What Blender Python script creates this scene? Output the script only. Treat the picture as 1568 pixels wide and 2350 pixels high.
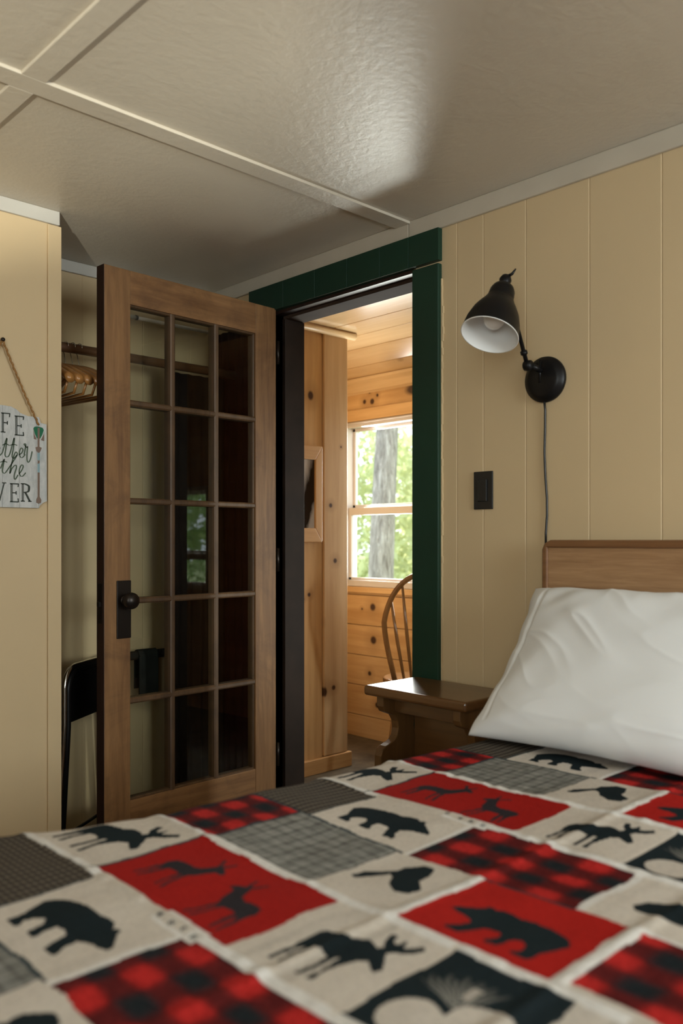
import bpy, bmesh, math, random
import numpy as np
from mathutils import Vector, Matrix, Euler
random.seed(7); rng = np.random.default_rng(7)
for o in list(bpy.data.objects): bpy.data.objects.remove(o)
sc = bpy.context.scene
COL = sc.collection

# ------------------------------------------------------------------ camera, world, light, exposure
CH = 1.12                                             # camera height
cam = bpy.data.cameras.new('camera'); camo = bpy.data.objects.new('camera', cam); COL.objects.link(camo)
camo.location = (0, 0, CH); camo.rotation_euler = (math.radians(90), math.radians(0.0), math.radians(-43.7))
cam.sensor_fit = 'VERTICAL'; cam.sensor_height = 36; cam.sensor_width = 24
cam.lens = 1955/2350*36; cam.shift_y = 65/2350
cam.clip_start = .05; cam.clip_end = 200
cam.dof.use_dof = True; cam.dof.focus_distance = 2.9; cam.dof.aperture_fstop = 2.7
sc.camera = camo
sc.view_settings.view_transform = 'Standard'; sc.view_settings.look = 'None'
sc.view_settings.gamma = 1; sc.view_settings.use_curve_mapping = False
sc.view_settings.exposure = -0.15

w = bpy.data.worlds.new('world'); sc.world = w; w.use_nodes = True
bg = w.node_tree.nodes['Background']; bg.inputs[0].default_value = (.86, .94, 1, 1); bg.inputs[1].default_value = 3.2

def lamp(name, kind, loc, target, energy, color, **kw):
    l = bpy.data.lights.new(name, kind); l.energy = energy; l.color = color
    for k, v in kw.items(): setattr(l, k, v)
    o = bpy.data.objects.new(name, l); COL.objects.link(o); o.location = loc
    o.rotation_euler = (Vector(target)-Vector(loc)).to_track_quat('-Z', 'Y').to_euler()
    return o
# sun over the yard (trees), comes from the side where the cabin has no openings
lamp('sun', 'SUN', (5, 20, 20), (7, 6, 0), 7.0, (1, .95, .84), angle=.02)
# daylight through the two bedroom windows (out of frame: beside the bed, and at its foot)
lamp('daylight_side_window', 'AREA', (1.3, -1.76, 1.5), (1.3, 0, 1.66), 54, (.95, .97, 1), shape='RECTANGLE', size=1.1, size_y=.95)
lamp('daylight_foot_window', 'AREA', (-1.74, -.85, 1.5), (.3, -.3, 1.55), 36, (.95, .98, 1), shape='RECTANGLE', size=1.3, size_y=1.0)
# sunlight thrown back up from the bright yard, through the foot window, on to the ceiling
lamp('sunlight_off_the_ground', 'SPOT', (-3.75, -3.53, .1), (1.5, 2.7, 2.1), 2700, (1, .93, .82), shadow_soft_size=.08, spot_size=1.6, spot_blend=.3)
# daylight through the porch windows
lamp('daylight_porch_window', 'AREA', (3.62, 3.1, 1.35), (2.6, 2.6, 1.3), 50, (1, .98, .94), shape='RECTANGLE', size=.75, size_y=.85)
lamp('daylight_porch_window_far', 'AREA', (4.2, -1.55, 1.5), (2.75, 3.05, 1.2), 380, (1, .98, .93), shape='RECTANGLE', size=.8, size_y=1.1)

# ------------------------------------------------------------------ helpers
def tag(o, label=None, cat=None, group=None, kind=None):
    if label: o['label'] = label
    if cat: o['category'] = cat
    if group: o['group'] = group
    if kind: o['kind'] = kind
    return o
def thing(name, loc, label, cat, group=None):
    o = bpy.data.objects.new(name, None); COL.objects.link(o); o.location = loc; o.empty_display_size = .05
    return tag(o, label, cat, group)
def wloc(p):
    v = Vector((0, 0, 0))
    while p: v += Vector(p.location); p = p.parent
    return v
class MB:
    def __init__(s): s.v = []; s.f = []; s.sm = []
    def add(s, vs, fs, smooth=False):
        n = len(s.v); s.v += [tuple(a) for a in vs]; s.f += [tuple(i+n for i in f) for f in fs]; s.sm += [smooth]*len(fs); return s
    def box(s, x0, x1, y0, y1, z0, z1, M=None):
        vs = [Vector((x, y, z)) for x in (x0, x1) for y in (y0, y1) for z in (z0, z1)]
        if M: vs = [M @ v for v in vs]
        return s.add(vs, [(0,1,3,2),(4,6,7,5),(0,4,5,1),(2,3,7,6),(0,2,6,4),(1,5,7,3)])
    def tube(s, pts, r, n=12, closed=False, flat=None):
        pts = [Vector(p) for p in pts]; m = len(pts)
        rs = r if isinstance(r, (list, tuple)) else [r]*m
        vs = []; up = None
        for i, p in enumerate(pts):
            a = pts[i-1] if i > 0 else (pts[-1] if closed else p); b = pts[i+1] if i < m-1 else (pts[0] if closed else p)
            t = (b-a).normalized()
            if up is None:
                up = Vector((0, 0, 1)) if abs(t.z) < .9 else Vector((1, 0, 0))
            q = t.cross(up)
            if q.length < 1e-6: q = t.orthogonal()
            q.normalize(); up = q.cross(t).normalized()
            for k in range(n):
                an = 2*math.pi*k/n
                vs.append(p + (q*math.cos(an)*rs[i]) + (up*math.sin(an)*rs[i]*(flat or 1)))
        fs = [(i*n+k, i*n+(k+1) % n, (i+1)*n+(k+1) % n, (i+1)*n+k) for i in range(m-1) for k in range(n)]
        if closed: fs += [((m-1)*n+k, (m-1)*n+(k+1) % n, (k+1) % n, k) for k in range(n)]
        else: fs += [tuple(range(n))[::-1], tuple(range((m-1)*n, m*n))]
        return s.add(vs, fs, True)
    def lathe(s, prof, base, axis, n=32, cap=True):
        base = Vector(base); ax = Vector(axis).normalized(); q = ax.orthogonal().normalized(); r = ax.cross(q)
        vs = [base + ax*h + (q*math.cos(2*math.pi*k/n) + r*math.sin(2*math.pi*k/n))*rad for rad, h in prof for k in range(n)]
        m = len(prof)
        fs = [(i*n+k, i*n+(k+1) % n, (i+1)*n+(k+1) % n, (i+1)*n+k) for i in range(m-1) for k in range(n)]
        if cap: fs += [tuple(range(n))[::-1], tuple(range((m-1)*n, m*n))]
        return s.add(vs, fs, True)
    def prism(s, poly, h0, h1, f):            # poly of 2-D points, f(a, b, h) -> 3-D
        n = len(poly)
        vs = [f(a, b, h) for h in (h0, h1) for a, b in poly]
        fs = [tuple(range(n))[::-1], tuple(range(n, 2*n))] + [(i, (i+1) % n, n+(i+1) % n, n+i) for i in range(n)]
        return s.add(vs, fs)
    def build(s, name, mat, parent=None, bevel=0, subsurf=0, seg=2, smooth=None, origin=None):
        off = wloc(parent) if parent else (Vector(origin) if origin else Vector((0, 0, 0)))
        me = bpy.data.meshes.new(name); me.from_pydata([(a-off.x, b-off.y, c-off.z) for a, b, c in s.v], [], s.f)
        sm = s.sm if smooth is None else [smooth]*len(s.f)
        me.polygons.foreach_set('use_smooth', sm)
        bm = bmesh.new(); bm.from_mesh(me); bmesh.ops.recalc_face_normals(bm, faces=bm.faces); bm.to_mesh(me); bm.free()
        me.materials.append(mat)
        o = bpy.data.objects.new(name, me); COL.objects.link(o)
        if parent: o.parent = parent
        elif origin: o.location = off
        if bevel:
            b = o.modifiers.new('bevel', 'BEVEL'); b.width = bevel; b.segments = seg; b.limit_method = 'ANGLE'; b.angle_limit = math.radians(40); b.harden_normals = False
        if subsurf:
            m = o.modifiers.new('sub', 'SUBSURF'); m.levels = m.render_levels = subsurf
        return o
def struct(o): o['kind'] = 'structure'; return o
def box(x0, x1, y0, y1, z0, z1, M=None): return MB().box(x0, x1, y0, y1, z0, z1, M)
def clone(o, parent=None):
    c = o.copy(); COL.objects.link(c); c.parent = parent
    for ch in list(o.children): clone(ch, c)
    return c

# ------------------------------------------------------------------ materials
def newmat(name):
    m = bpy.data.materials.new(name); m.use_nodes = True; nt = m.node_tree
    return m, nt, nt.nodes['Principled BSDF'], nt.nodes.new('ShaderNodeTexCoord')
def ramp(nt, fac, stops):
    r = nt.nodes.new('ShaderNodeValToRGB'); e = r.color_ramp.elements
    while len(e) < len(stops): e.new(.5)
    for i, (p, c) in enumerate(stops): e[i].position = p; e[i].color = (*c, 1)
    nt.links.new(fac, r.inputs[0]); return r.outputs[0]
def noise(nt, vec, scale, detail=4, rough=.55, dist=0):
    n = nt.nodes.new('ShaderNodeTexNoise'); n.inputs['Scale'].default_value = scale; n.inputs['Detail'].default_value = detail
    n.inputs['Roughness'].default_value = rough; n.inputs['Distortion'].default_value = dist
    if vec is not None: nt.links.new(vec, n.inputs['Vector'])
    return n.outputs['Fac']
def mapping(nt, vec, scale=(1,1,1), loc=(0,0,0)):
    m = nt.nodes.new('ShaderNodeMapping'); m.inputs['Scale'].default_value = scale; m.inputs['Location'].default_value = loc
    nt.links.new(vec, m.inputs['Vector']); return m.outputs[0]
def bump(nt, b, h, strength, dist=.002):
    n = nt.nodes.new('ShaderNodeBump'); n.inputs['Strength'].default_value = strength; n.inputs['Distance'].default_value = dist
    nt.links.new(h, n.inputs['Height']); nt.links.new(n.outputs[0], b.inputs['Normal'])
def mix(nt, fac, a, bcol):
    n = nt.nodes.new('ShaderNodeMix'); n.data_type = 'RGBA'
    for sock, v in ((n.inputs[0], fac), (n.inputs[6], a), (n.inputs[7], bcol)):
        if hasattr(v, 'links') or hasattr(v, 'is_linked'): nt.links.new(v, sock)
        elif isinstance(v, tuple): sock.default_value = (*v, 1)
        else: sock.default_value = v
    return n.outputs[2]
def plain(name, c, rough=.6, spec=.5, metal=0, var=.08, nscale=6, bmp=0, bscale=200, bdist=.001):
    m, nt, b, tc = newmat(name)
    f = noise(nt, tc.outputs['Object'], nscale, 5)
    nt.links.new(ramp(nt, f, [(.3, tuple(x*(1-var) for x in c)), (.7, tuple(min(1, x*(1+var)) for x in c))]), b.inputs['Base Color'])
    b.inputs['Roughness'].default_value = rough; b.inputs['Specular IOR Level'].default_value = spec; b.inputs['Metallic'].default_value = metal
    if bmp: bump(nt, b, noise(nt, tc.outputs['Object'], bscale, 3), bmp, bdist)
    return m
def wood(name, c1, c2, axis='z', fine=60, rough=.45, coat=0, knots=None, kn_c=(.05,.02,.01), stain=0, stain_c=(.05,.02,.01)):
    m, nt, b, tc = newmat(name)
    sc_ = {'x': (.07,1,1), 'y': (1,.07,1), 'z': (1,1,.07)}[axis]
    v = mapping(nt, tc.outputs['Object'], sc_)
    f1 = noise(nt, v, fine, 6, .65, .4); f2 = noise(nt, v, fine*.16, 3, .5, 1.2)
    a = nt.nodes.new('ShaderNodeMath'); a.operation = 'MULTIPLY_ADD'; a.inputs[1].default_value = .55; nt.links.new(f1, a.inputs[0])
    bb = nt.nodes.new('ShaderNodeMath'); bb.operation = 'MULTIPLY'; bb.inputs[1].default_value = .45; nt.links.new(f2, bb.inputs[0])
    nt.links.new(bb.outputs[0], a.inputs[2])
    col = ramp(nt, a.outputs[0], [(.34, c1), (.5, tuple((p+q)/2 for p, q in zip(c1, c2))), (.66, c2)])
    if stain:
        s = noise(nt, tc.outputs['Object'], 3.2, 6, .7, .6)
        col = mix(nt, ramp(nt, s, [(.48, (0,0,0)), (.75, (stain,)*3)]), col, stain_c)
    for (kx, ky, kz, kr, st) in (knots or []):
        st = (st[0], 0, st[2]) if axis == 'z' else (0, st[1], st[2]) if kx == 3.43 else st
        sub = nt.nodes.new('ShaderNodeVectorMath'); sub.operation = 'SUBTRACT'; nt.links.new(tc.outputs['Object'], sub.inputs[0]); sub.inputs[1].default_value = (kx, ky, kz)
        sl = nt.nodes.new('ShaderNodeVectorMath'); sl.operation = 'MULTIPLY'; nt.links.new(sub.outputs[0], sl.inputs[0]); sl.inputs[1].default_value = st
        ln = nt.nodes.new('ShaderNodeVectorMath'); ln.operation = 'LENGTH'; nt.links.new(sl.outputs[0], ln.inputs[0])
        r1 = nt.nodes.new('ShaderNodeMapRange'); nt.links.new(ln.outputs['Value'], r1.inputs[0])
        for i, vv in enumerate((kr*.55, kr*1.0, 1, 0)): r1.inputs[1+i].default_value = vv
        r2 = nt.nodes.new('ShaderNodeMapRange'); nt.links.new(ln.outputs['Value'], r2.inputs[0])
        for i, vv in enumerate((kr, kr*3.2, .55, 0)): r2.inputs[1+i].default_value = vv
        col = mix(nt, r2.outputs[0], col, tuple(x*.75 for x in c1)); col = mix(nt, r1.outputs[0], col, kn_c)
    nt.links.new(col, b.inputs['Base Color'])
    b.inputs['Roughness'].default_value = rough; b.inputs['Coat Weight'].default_value = coat; b.inputs['Coat Roughness'].default_value = .12
    bump(nt, b, f1, .25, .0008)
    return m
def glassmat(name, tint, rmul):
    m = bpy.data.materials.new(name); m.use_nodes = True; nt = m.node_tree; nt.nodes.clear()
    out = nt.nodes.new('ShaderNodeOutputMaterial'); mx = nt.nodes.new('ShaderNodeMixShader'); tr = nt.nodes.new('ShaderNodeBsdfTransparent'); gl = nt.nodes.new('ShaderNodeBsdfGlossy')
    lw = nt.nodes.new('ShaderNodeLayerWeight'); lw.inputs[0].default_value = .5
    pw = nt.nodes.new('ShaderNodeMath'); pw.operation = 'POWER'; pw.inputs[1].default_value = 5; nt.links.new(lw.outputs['Facing'], pw.inputs[0])
    mu = nt.nodes.new('ShaderNodeMath'); mu.operation = 'MULTIPLY_ADD'; mu.use_clamp = True; mu.inputs[1].default_value = .9; mu.inputs[2].default_value = .04*rmul; nt.links.new(pw.outputs[0], mu.inputs[0])
    tr.inputs[0].default_value = (*tint, 1); gl.inputs['Roughness'].default_value = .01
    nt.links.new(mu.outputs[0], mx.inputs[0]); nt.links.new(tr.outputs[0], mx.inputs[1]); nt.links.new(gl.outputs[0], mx.inputs[2]); nt.links.new(mx.outputs[0], out.inputs[0])
    return m
M = {}
M['cream'] = plain('cream_paint', (.58, .445, .265), .5, .35, var=.03, nscale=2.5, bmp=.15, bscale=90)
M['trimgrey'] = plain('grey_white_trim', (.50, .48, .43), .5, .4, var=.05, nscale=5)
M['trimwarm'] = plain('warm_white_trim', (.50, .45, .36), .5, .4, var=.08, nscale=5)
M['green'] = plain('green_paint', (.008, .034, .020), .5, .3, var=.15, nscale=3, bmp=.2, bscale=120)
M['darkbrown'] = plain('dark_brown_paint', (.020, .012, .008), .6, .2, var=.3, nscale=8)
M['jambhead'] = plain('brown_paint_lit_below', (.05, .031, .021), .8, .1, var=.2, nscale=6)  # head stop, paler than the jambs: light from below is put into the colour
M['black'] = plain('black_metal', (.006, .0055, .0055), .38, .22, var=.2)
M['blackplastic'] = plain('black_plastic', (.012, .012, .012), .3, .4)
M['bronze'] = plain('dark_bronze', (.02, .015, .012), .35, .5, metal=.6)
M['chrome'] = plain('chrome', (.75, .75, .73), .18, .5, metal=1, var=.02)
M['white_enamel'] = plain('white_enamel', (.78, .78, .76), .35, .5, var=.02)
M['bulb'] = plain('frosted_bulb', (.80, .78, .74), .15, .6, var=.01)
M['vinyl'] = plain('white_vinyl', (.55, .51, .49), .4, .4, var=.02)
M['whiteplastic'] = plain('white_tube', (.88, .86, .82), .4, .4, var=.02)
M['pillow'] = plain('pillow_cotton', (.74, .755, .76), .85, .2, var=.015, nscale=3, bmp=.2, bscale=500, bdist=.0005)
M['mattress'] = plain('mattress_fabric', (.6, .58, .55), .9, .1)
M['jute'] = plain('jute', (.30, .16, .06), .9, .1, var=.35, nscale=180, bmp=.8, bscale=300)
M['maroon'] = plain('maroon_cloth', (.018, .004, .004), .9, .1, var=.4, nscale=14)
M['browncloth'] = plain('brown_cloth', (.013, .008, .005), .9, .1, var=.3, nscale=14)
M['blackcloth'] = plain('black_cloth', (.012, .013, .012), .85, .2, var=.3, nscale=14)
M['floor'] = wood('floor_boards', (.10, .055, .03), (.16, .09, .05), 'y', 40, .4)
M['porchfloor'] = plain('porch_floor', (.11, .085, .055), .7, .3, var=.5, nscale=9)
M['siding'] = plain('white_siding', (.8, .8, .8), .6, .3, var=.03)
M['grass'] = plain('grass', (.30, .36, .18), .9, .1, var=.5, nscale=3)
M['glass'] = glassmat('door_glass', (.80, .82, .76), 2.0)
M['wglass'] = glassmat('window_glass', (.93, .98, .96), 1.2)
P1, P2 = (.45, .25, .095), (.68, .44, .21)
M['door'] = wood('door_wood', (.125, .056, .019), (.29, .15, .057), 'z', 55, .5, 0, stain=.75, stain_c=(.075, .032, .012))
M['door_rail'] = wood('door_rail_wood', (.14, .062, .021), (.29, .148, .056), 'x', 55, .5, 0, stain=.8, stain_c=(.07, .03, .012))
M['doordark'] = wood('dark_stained_edge', (.012, .006, .004), (.03, .012, .008), 'z', 50, .45)
M['muntin'] = wood('muntin_wood', (.055, .028, .011), (.13, .07, .03), 'z', 60, .5, stain=.7, stain_c=(.02, .009, .004))
M['rodwood'] = wood('rod_wood', (.10, .045, .018), (.17, .08, .035), 'x', 60, .5)
M['hanger'] = wood('hanger_wood', (.30, .13, .035), (.45, .21, .06), 'y', 60, .3, .4)
M['headboard'] = wood('headboard_veneer', (.23, .115, .05), (.46, .28, .145), 'y', 75, .4, .1)
M['headrail'] = wood('headboard_rail', (.14, .06, .022), (.25, .12, .048), 'y', 45, .4, .1)
M['bedwood'] = wood('bed_frame_wood', (.12, .05, .02), (.2, .09, .04), 'x', 45, .4)
M['stand'] = wood('stand_wood', (.085, .036, .011), (.16, .072, .022), 'y', 40, .30, .25)
M['standend'] = wood('stand_end_wood', (.095, .042, .012), (.17, .08, .024), 'z', 40, .4, .2)
M['chairwood'] = wood('chair_wood', (.22, .10, .03), (.34, .17, .06), 'z', 50, .25, .6)
M['frame'] = wood('frame_wood', (.46, .25, .09), (.62, .37, .16), 'z', 45, .45)
M['frame_h'] = wood('frame_wood_rail', (.46, .25, .09), (.62, .37, .16), 'x', 45, .45)
M['dowel'] = wood('corner_moulding_wood', (.55, .36, .17), (.68, .47, .25), 'x', 40, .4)
# ceiling: semi-gloss paint over lightly wrinkled board
m, nt, b, tc = newmat('ceiling_paint'); M['ceiling'] = m
n1 = noise(nt, tc.outputs['Object'], 1.6, 4)
nt.links.new(ramp(nt, n1, [(.3, (.52, .465, .375)), (.7, (.58, .525, .43))]), b.inputs['Base Color'])
b.inputs['Roughness'].default_value = .38; b.inputs['Specular IOR Level'].default_value = .5
n2 = noise(nt, tc.outputs['Object'], 42, 5, .6, .3); bump(nt, b, n2, .32, .004)

# ------------------------------------------------------------------ the bedroom shell
CZ = 2.165; XW = 2.10
def groove_profile(a0, a1, cuts, w=.0028, d=.0014):
    pts = [(a0, 0)]
    for c in sorted(cuts):
        if a0 < c < a1: pts += [(c-w, 0), (c, d), (c+w, 0)]
    return pts+[(a1, 0)]
def groove_wall(mb, a0, a1, cuts, z0, z1, f, thick, **k):
    p = groove_profile(a0, a1, cuts, **k)+[(a1, thick), (a0, thick)]
    n = len(p); vs = [f(a, dd, z) for z in (z0, z1) for a, dd in p]
    fs = [(i, (i+1) % n, n+(i+1) % n, n+i) for i in range(n)]
    # caps as fans of quads to the back edge
    fs += [tuple(range(n))[::-1], tuple(range(n, 2*n))]
    mb.add(vs, fs)
cutsH = [1.675, 1.573, 1.421, 1.216, 1.01, .80, .62, .41, .20, -.02, -.2, -.41, -.6, -.82, -1.02, -1.22, -1.43]
fH = lambda a, d, z: (XW+d, a, z)
mb = MB(); groove_wall(mb, -1.62, 1.845, cutsH, 0, CZ, fH, .12)
groove_wall(mb, 1.845, 2.57, [], 2.008, CZ, fH, .12); groove_wall(mb, 2.57, 3.13, [2.8], 0, CZ, fH, .12)
struct(mb.build('wall_right', M['cream']))
# wall with the hanging plaque: ends at the closet opening
mb = MB(); groove_wall(mb, -1.72, 1.225, [-1.2, -.8, -.4, 0, .42, .83], 0, CZ, lambda a, d, z: (a, 2.59+d, z), .08)
struct(mb.build('wall_back', M['cream']))
# closet recess: back wall and left end
mb = MB(); groove_wall(mb, .55, 2.22, [.8, 1.05, 1.30, 1.52, 1.78, 2.0], 0, CZ, lambda a, d, z: (a, 3.01+d, z), .12)
mb.box(.55, .63, 2.67, 3.01, 0, CZ)
struct(mb.build('wall_closet', M['cream']))
# foot wall, with a window opening y -1.556..-.15, z .9..2.0
mb = MB()
mb.box(-1.72, -1.6, -1.62, -1.556, 0, CZ).box(-1.72, -1.6, -.15, 2.67, 0, CZ).box(-1.72, -1.6, -1.556, -.15, 0, .9).box(-1.72, -1.6, -1.556, -.15, 2.0, CZ)
struct(mb.build('wall_front', M['cream']))
# side wall beyond the right of the frame, with its window opening
mb = MB()
mb.box(-1.72, .72, -1.74, -1.62, 0, CZ).box(1.88, 2.22, -1.74, -1.62, 0, CZ).box(.72, 1.88, -1.74, -1.62, 0, 1.0).box(.72, 1.88, -1.74, -1.62, 2.02, CZ)
struct(mb.build('wall_left', M['cream']))
struct(box(-1.72, 2.22, -1.74, 3.13, CZ, CZ+.05).build('ceiling', M['ceiling']))
struct(box(-1.72, 2.16, -1.74, 3.13, -.06, 0).build('floor', M['floor']))
# ceiling battens: one runs towards the bed wall, the other crosses it
def batten(x0, x1, y0, y1, name, z=CZ, t=.009):
    return struct(box(x0, x1, y0, y1, z-t, z).build(name, M['ceiling'], bevel=.0015))
batten(-1.6, XW-.012, 1.86, 1.925, 'trim_1')
mbt = MB().box(.793, .85, -1.62, 1.8599, CZ-.009, CZ).box(.793, .85, 1.9251, 2.58, CZ-.009, CZ); struct(mbt.build('trim_2', M['ceiling'], bevel=.0015))
# crown boards
def crown(name, *b, mat='trimgrey'): return struct(box(*b).build(name, M[mat], bevel=.003))
crown('trim_3', XW-.012, XW, -1.62, 1.8665, 2.11, CZ, mat='trimwarm'); crown('trim_4', XW-.012, XW, 1.868, 3.01, 2.11, CZ, mat='trimwarm')
crown('trim_5', -1.6, 1.225, 2.578, 2.59, 2.121, CZ); crown('trim_6', 1.0, 2.088, 2.998, 3.01, 2.06+.062, CZ)
struct(box(1.187, 1.232, 2.582, 2.59, 0, 2.119).box(1.2251, 1.232, 2.59, 2.67, 0, 2.119).build('trim_7', M['cream'], bevel=.002))
# ------------------------------------------------------------------ doorway: green casing, dark jambs
casing = MB()
casing.box(XW-.02, XW, 1.735, 1.845, 0, 1.998)
# header board with grooves
p = groove_profile(1.735, 2.712, [1.86, 1.99, 2.15, 2.32, 2.50], .002, .003)
groove = [(a, d) for a, d in p]+[(2.712, .02), (1.735, .02)]
casing2 = MB(); n = len(groove)
casing2.add([(XW-.02+d, a, z) for z in (2.008, 2.1095) for a, d in groove], [(i, (i+1) % n, n+(i+1) % n, n+i) for i in range(n)]+[tuple(range(n))[::-1], tuple(range(n, 2*n))])
struct(casing.build('trim_8', M['green'], bevel=.003)); struct(casing2.build('trim_9', M['green']))
struct(box(XW-.02, XW, 2.6, 2.712, 0, 2.008).build('trim_10', M['green'], bevel=.002))
# ragged caulk where the green board meets the cream wall
mb = MB(); rr = random.Random(3); y = 1.732
for i in range(60):
    z = 1.95-i*.022
    w_ = .002+rr.random()*.004+(.004 if 3 < i < 9 else 0)
    mb.box(XW-.006, XW, 1.735-w_, 1.7351, z-.022, z)
struct(mb.build('trim_11', M['cream']))
j = MB().box(XW, 2.23, 1.845, 1.857, 0, 1.996).box(2.14, 2.23, 1.857, 1.872, 0, 1.985); struct(j.build('trim_12', M['darkbrown'], bevel=.002))
j = MB().box(XW, 2.235, 2.57, 2.60, 0, 2.008).box(2.135, 2.235, 2.552, 2.5699, 0, 1.984); struct(j.build('trim_13', M['darkbrown'], bevel=.002))
j = MB().box(XW, 2.14, 1.857, 2.57, 1.996, 2.008); struct(j.build('trim_14', M['doordark']))
j = MB().box(2.1401, 2.235, 1.857, 2.57, 1.985, 2.008); struct(j.build('trim_15', M['jambhead'], bevel=.002))

# ------------------------------------------------------------------ the open glazed door
door = bpy.data.objects.new('door_1', None); COL.objects.link(door); door.location = (2.088, 2.572, .01); DOOR_SWING = .045; door['kind'] = 'structure'
door['label'] = 'worn brown wooden glazed door with fifteen panes standing open'
DY0, DY1 = 2.550, 2.594; X0, X1 = 1.343, 2.086; ZB, ZT = .012, 2.013
gx = [1.441, 1.613, 1.803, 1.984]; gz = [CH-.862, CH-.533, CH-.201, CH+.131, CH+.456, CH+.781]
box(X0+.0012, gx[0], DY0, DY1, ZB, ZT).build('stile', M['door'], door, bevel=.002)
box(gx[3], X1, DY0, DY1, ZB, ZT).build('stile', M['door'], door, bevel=.002)
box(gx[0], gx[3], DY0+.0005, DY1, gz[5], ZT).build('top_rail', M['door_rail'], door, bevel=.0015)
box(gx[0], gx[3], DY0+.0005, DY1, ZB, gz[0]).build('bottom_rail', M['door_rail'], door, bevel=.0015)
tag(box(X0-.0005, X0+.0012, DY0+.001, DY1, ZB, ZT).build('door_edge', M['doordark'], door), 'nearly black painted edge of the door')
mun = MB()
def mprof(c, h=.010): return [(c-h, 0.004), (c-.005, 0), (c+.005, 0), (c+h, .004), (c+h, .038), (c-h, .038)]
for c in gx[1:3]: mun.prism(mprof(c), gz[0], gz[5], lambda a, d, h: (a, DY0+.003+d, h))
for c in gz[1:5]: mun.prism(mprof(c), gx[0], gx[3], lambda a, d, h: (h, DY0+.0033+d, a))
# glazing beads round the opening
mun.prism(mprof(gx[0]-.002, .008), gz[0], gz[5], lambda a, d, h: (a, DY0+.008+d*.8, h)); mun.prism(mprof(gx[3]+.002, .008), gz[0], gz[5], lambda a, d, h: (a, DY0+.008+d*.8, h))
mun.prism(mprof(gz[0]-.002, .008), gx[0], gx[3], lambda a, d, h: (h, DY0+.008+d*.8, a)); mun.prism(mprof(gz[5]+.002, .008), gx[0], gx[3], lambda a, d, h: (h, DY0+.008+d*.8, a))
mun.build('muntins', M['muntin'], door)
g = MB().add([(gx[0], DY0+.022, gz[0]), (gx[3], DY0+.022, gz[0]), (gx[3], DY0+.022, gz[5]), (gx[0], DY0+.022, gz[5])], [(0,1,2,3)])
g.build('glass', M['glass'], door)
pl = box(1.388, 1.441, DY0-.005, DY0, CH-.322, CH-.132).build('escutcheon', M['bronze'], door, bevel=.002)
kn = MB().lathe([(.010, 0), (.010, .018), (.014, .022), (.024, .030), (.0275, .040), (.026, .050), (.018, .058), (.004, .061)], (1.415, DY0-.004, CH-.197), (0,-1,0), 28)
kn.lathe([(.016, 0), (.016, .004), (.011, .007)], (1.415, DY0-.004, CH-.197), (0,-1,0), 24)
kn.build('door_knob', M['bronze'], door)
bolt = box(X0-.009, X0, 2.566, 2.58, CH-.215, CH-.200).box(X0-.0015, X0, 2.560, 2.586, CH-.27, CH-.14)
bolt.build('latch', M['bronze'], door)
h_ = MB()
for z in (.25, 1.0, 1.80): h_.tube([(2.094, 2.547, z), (2.094, 2.547, z+.09)], .0055, 10)
h_.build('hinge', M['bronze'], door)

door.rotation_euler = (0, 0, DOOR_SWING)
# ------------------------------------------------------------------ closet contents
rod = thing('clothes_rod', (1.5, 2.81, 1.79), 'brown wooden clothes rod across the closet behind the open door', 'clothes rod')
MB().tube([(.64, 2.81, 1.792), (2.095, 2.81, 1.792)], .017, 20).build('rod', M['rodwood'], rod)
MB().lathe([(.032, 0), (.032, .006), (.022, .012)], (2.0995, 2.81, 1.792), (-1,0,0), 20).build('rod_socket', M['rodwood'], rod)
def hanger_parts(root):
    # built about the hook's top: root at the rod, hanger hangs in the local y-z plane
    body = MB(); nn = 26; L = .195
    pts = []
    for i in range(nn+1):
        t = -1+2*i/nn; yv = t*L; zv = -.068-.075*abs(t)**1.4; xv = .016*t*t
        pts.append((xv, yv, zv, .013*(.9+.35*abs(t)), .0075*(1+1.1*abs(t)**2)))
    vs = []
    for x, y, z, hh, ww in pts:
        for k in range(10):
            a = 2*math.pi*k/10; vs.append((x+math.cos(a)*ww, y, z+math.sin(a)*hh))
    fs = [(i*10+k, i*10+(k+1) % 10, (i+1)*10+(k+1) % 10, (i+1)*10+k) for i in range(nn) for k in range(10)]+[tuple(range(10))[::-1], tuple(range(nn*10, nn*10+10))]
    off = wloc(root)
    body.add([(a+off.x, b_+off.y, c+off.z) for a, b_, c in vs], fs, True).build('shoulder_bar', M['hanger'], root)
    q = lambda *p: tuple(Vector(p)+off)
    MB().tube([q(.012, -.182, -.148), q(.006, -.17, -.185), q(.004, .17, -.185), q(.012, .182, -.148)], .0045, 8).build('trouser_bar', M['hanger'], root)
    hk = [q(0, 0, -.078), q(0, 0, -.045)]+[q(0, .021*math.cos(a), .0+.021*math.sin(a)) for a in [math.radians(-70+i*20) for i in range(14)]]
    hk = [q(0, 0, -.078), q(0, 0, -.048), q(0, .006, -.034)]+[q(0, .0205*math.cos(a), .0205*math.sin(a)) for a in [math.radians(-55+i*18) for i in range(14)]]
    MB().tube(hk, .0016, 8).build('hook', M['chrome'], root)
hz = 1.792+.0; hang_labels = ['wooden coat hanger on the closet rod, closest to the open door', 'wooden coat hanger on the rod, second away from the open door', 'wooden coat hanger on the rod, third away from the open door', 'wooden coat hanger on the rod, fourth away from the open door', 'wooden coat hanger on the rod, fifth away from the open door', 'wooden coat hanger on the rod, farthest from the open door and nearest the plaque wall']
h0 = thing('coat_hanger', (1.405, 2.81, hz), hang_labels[0], 'coat hanger', 'wooden hangers on the closet rod')
hanger_parts(h0); h0.rotation_euler = (0, 0, math.radians(7))
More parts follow.
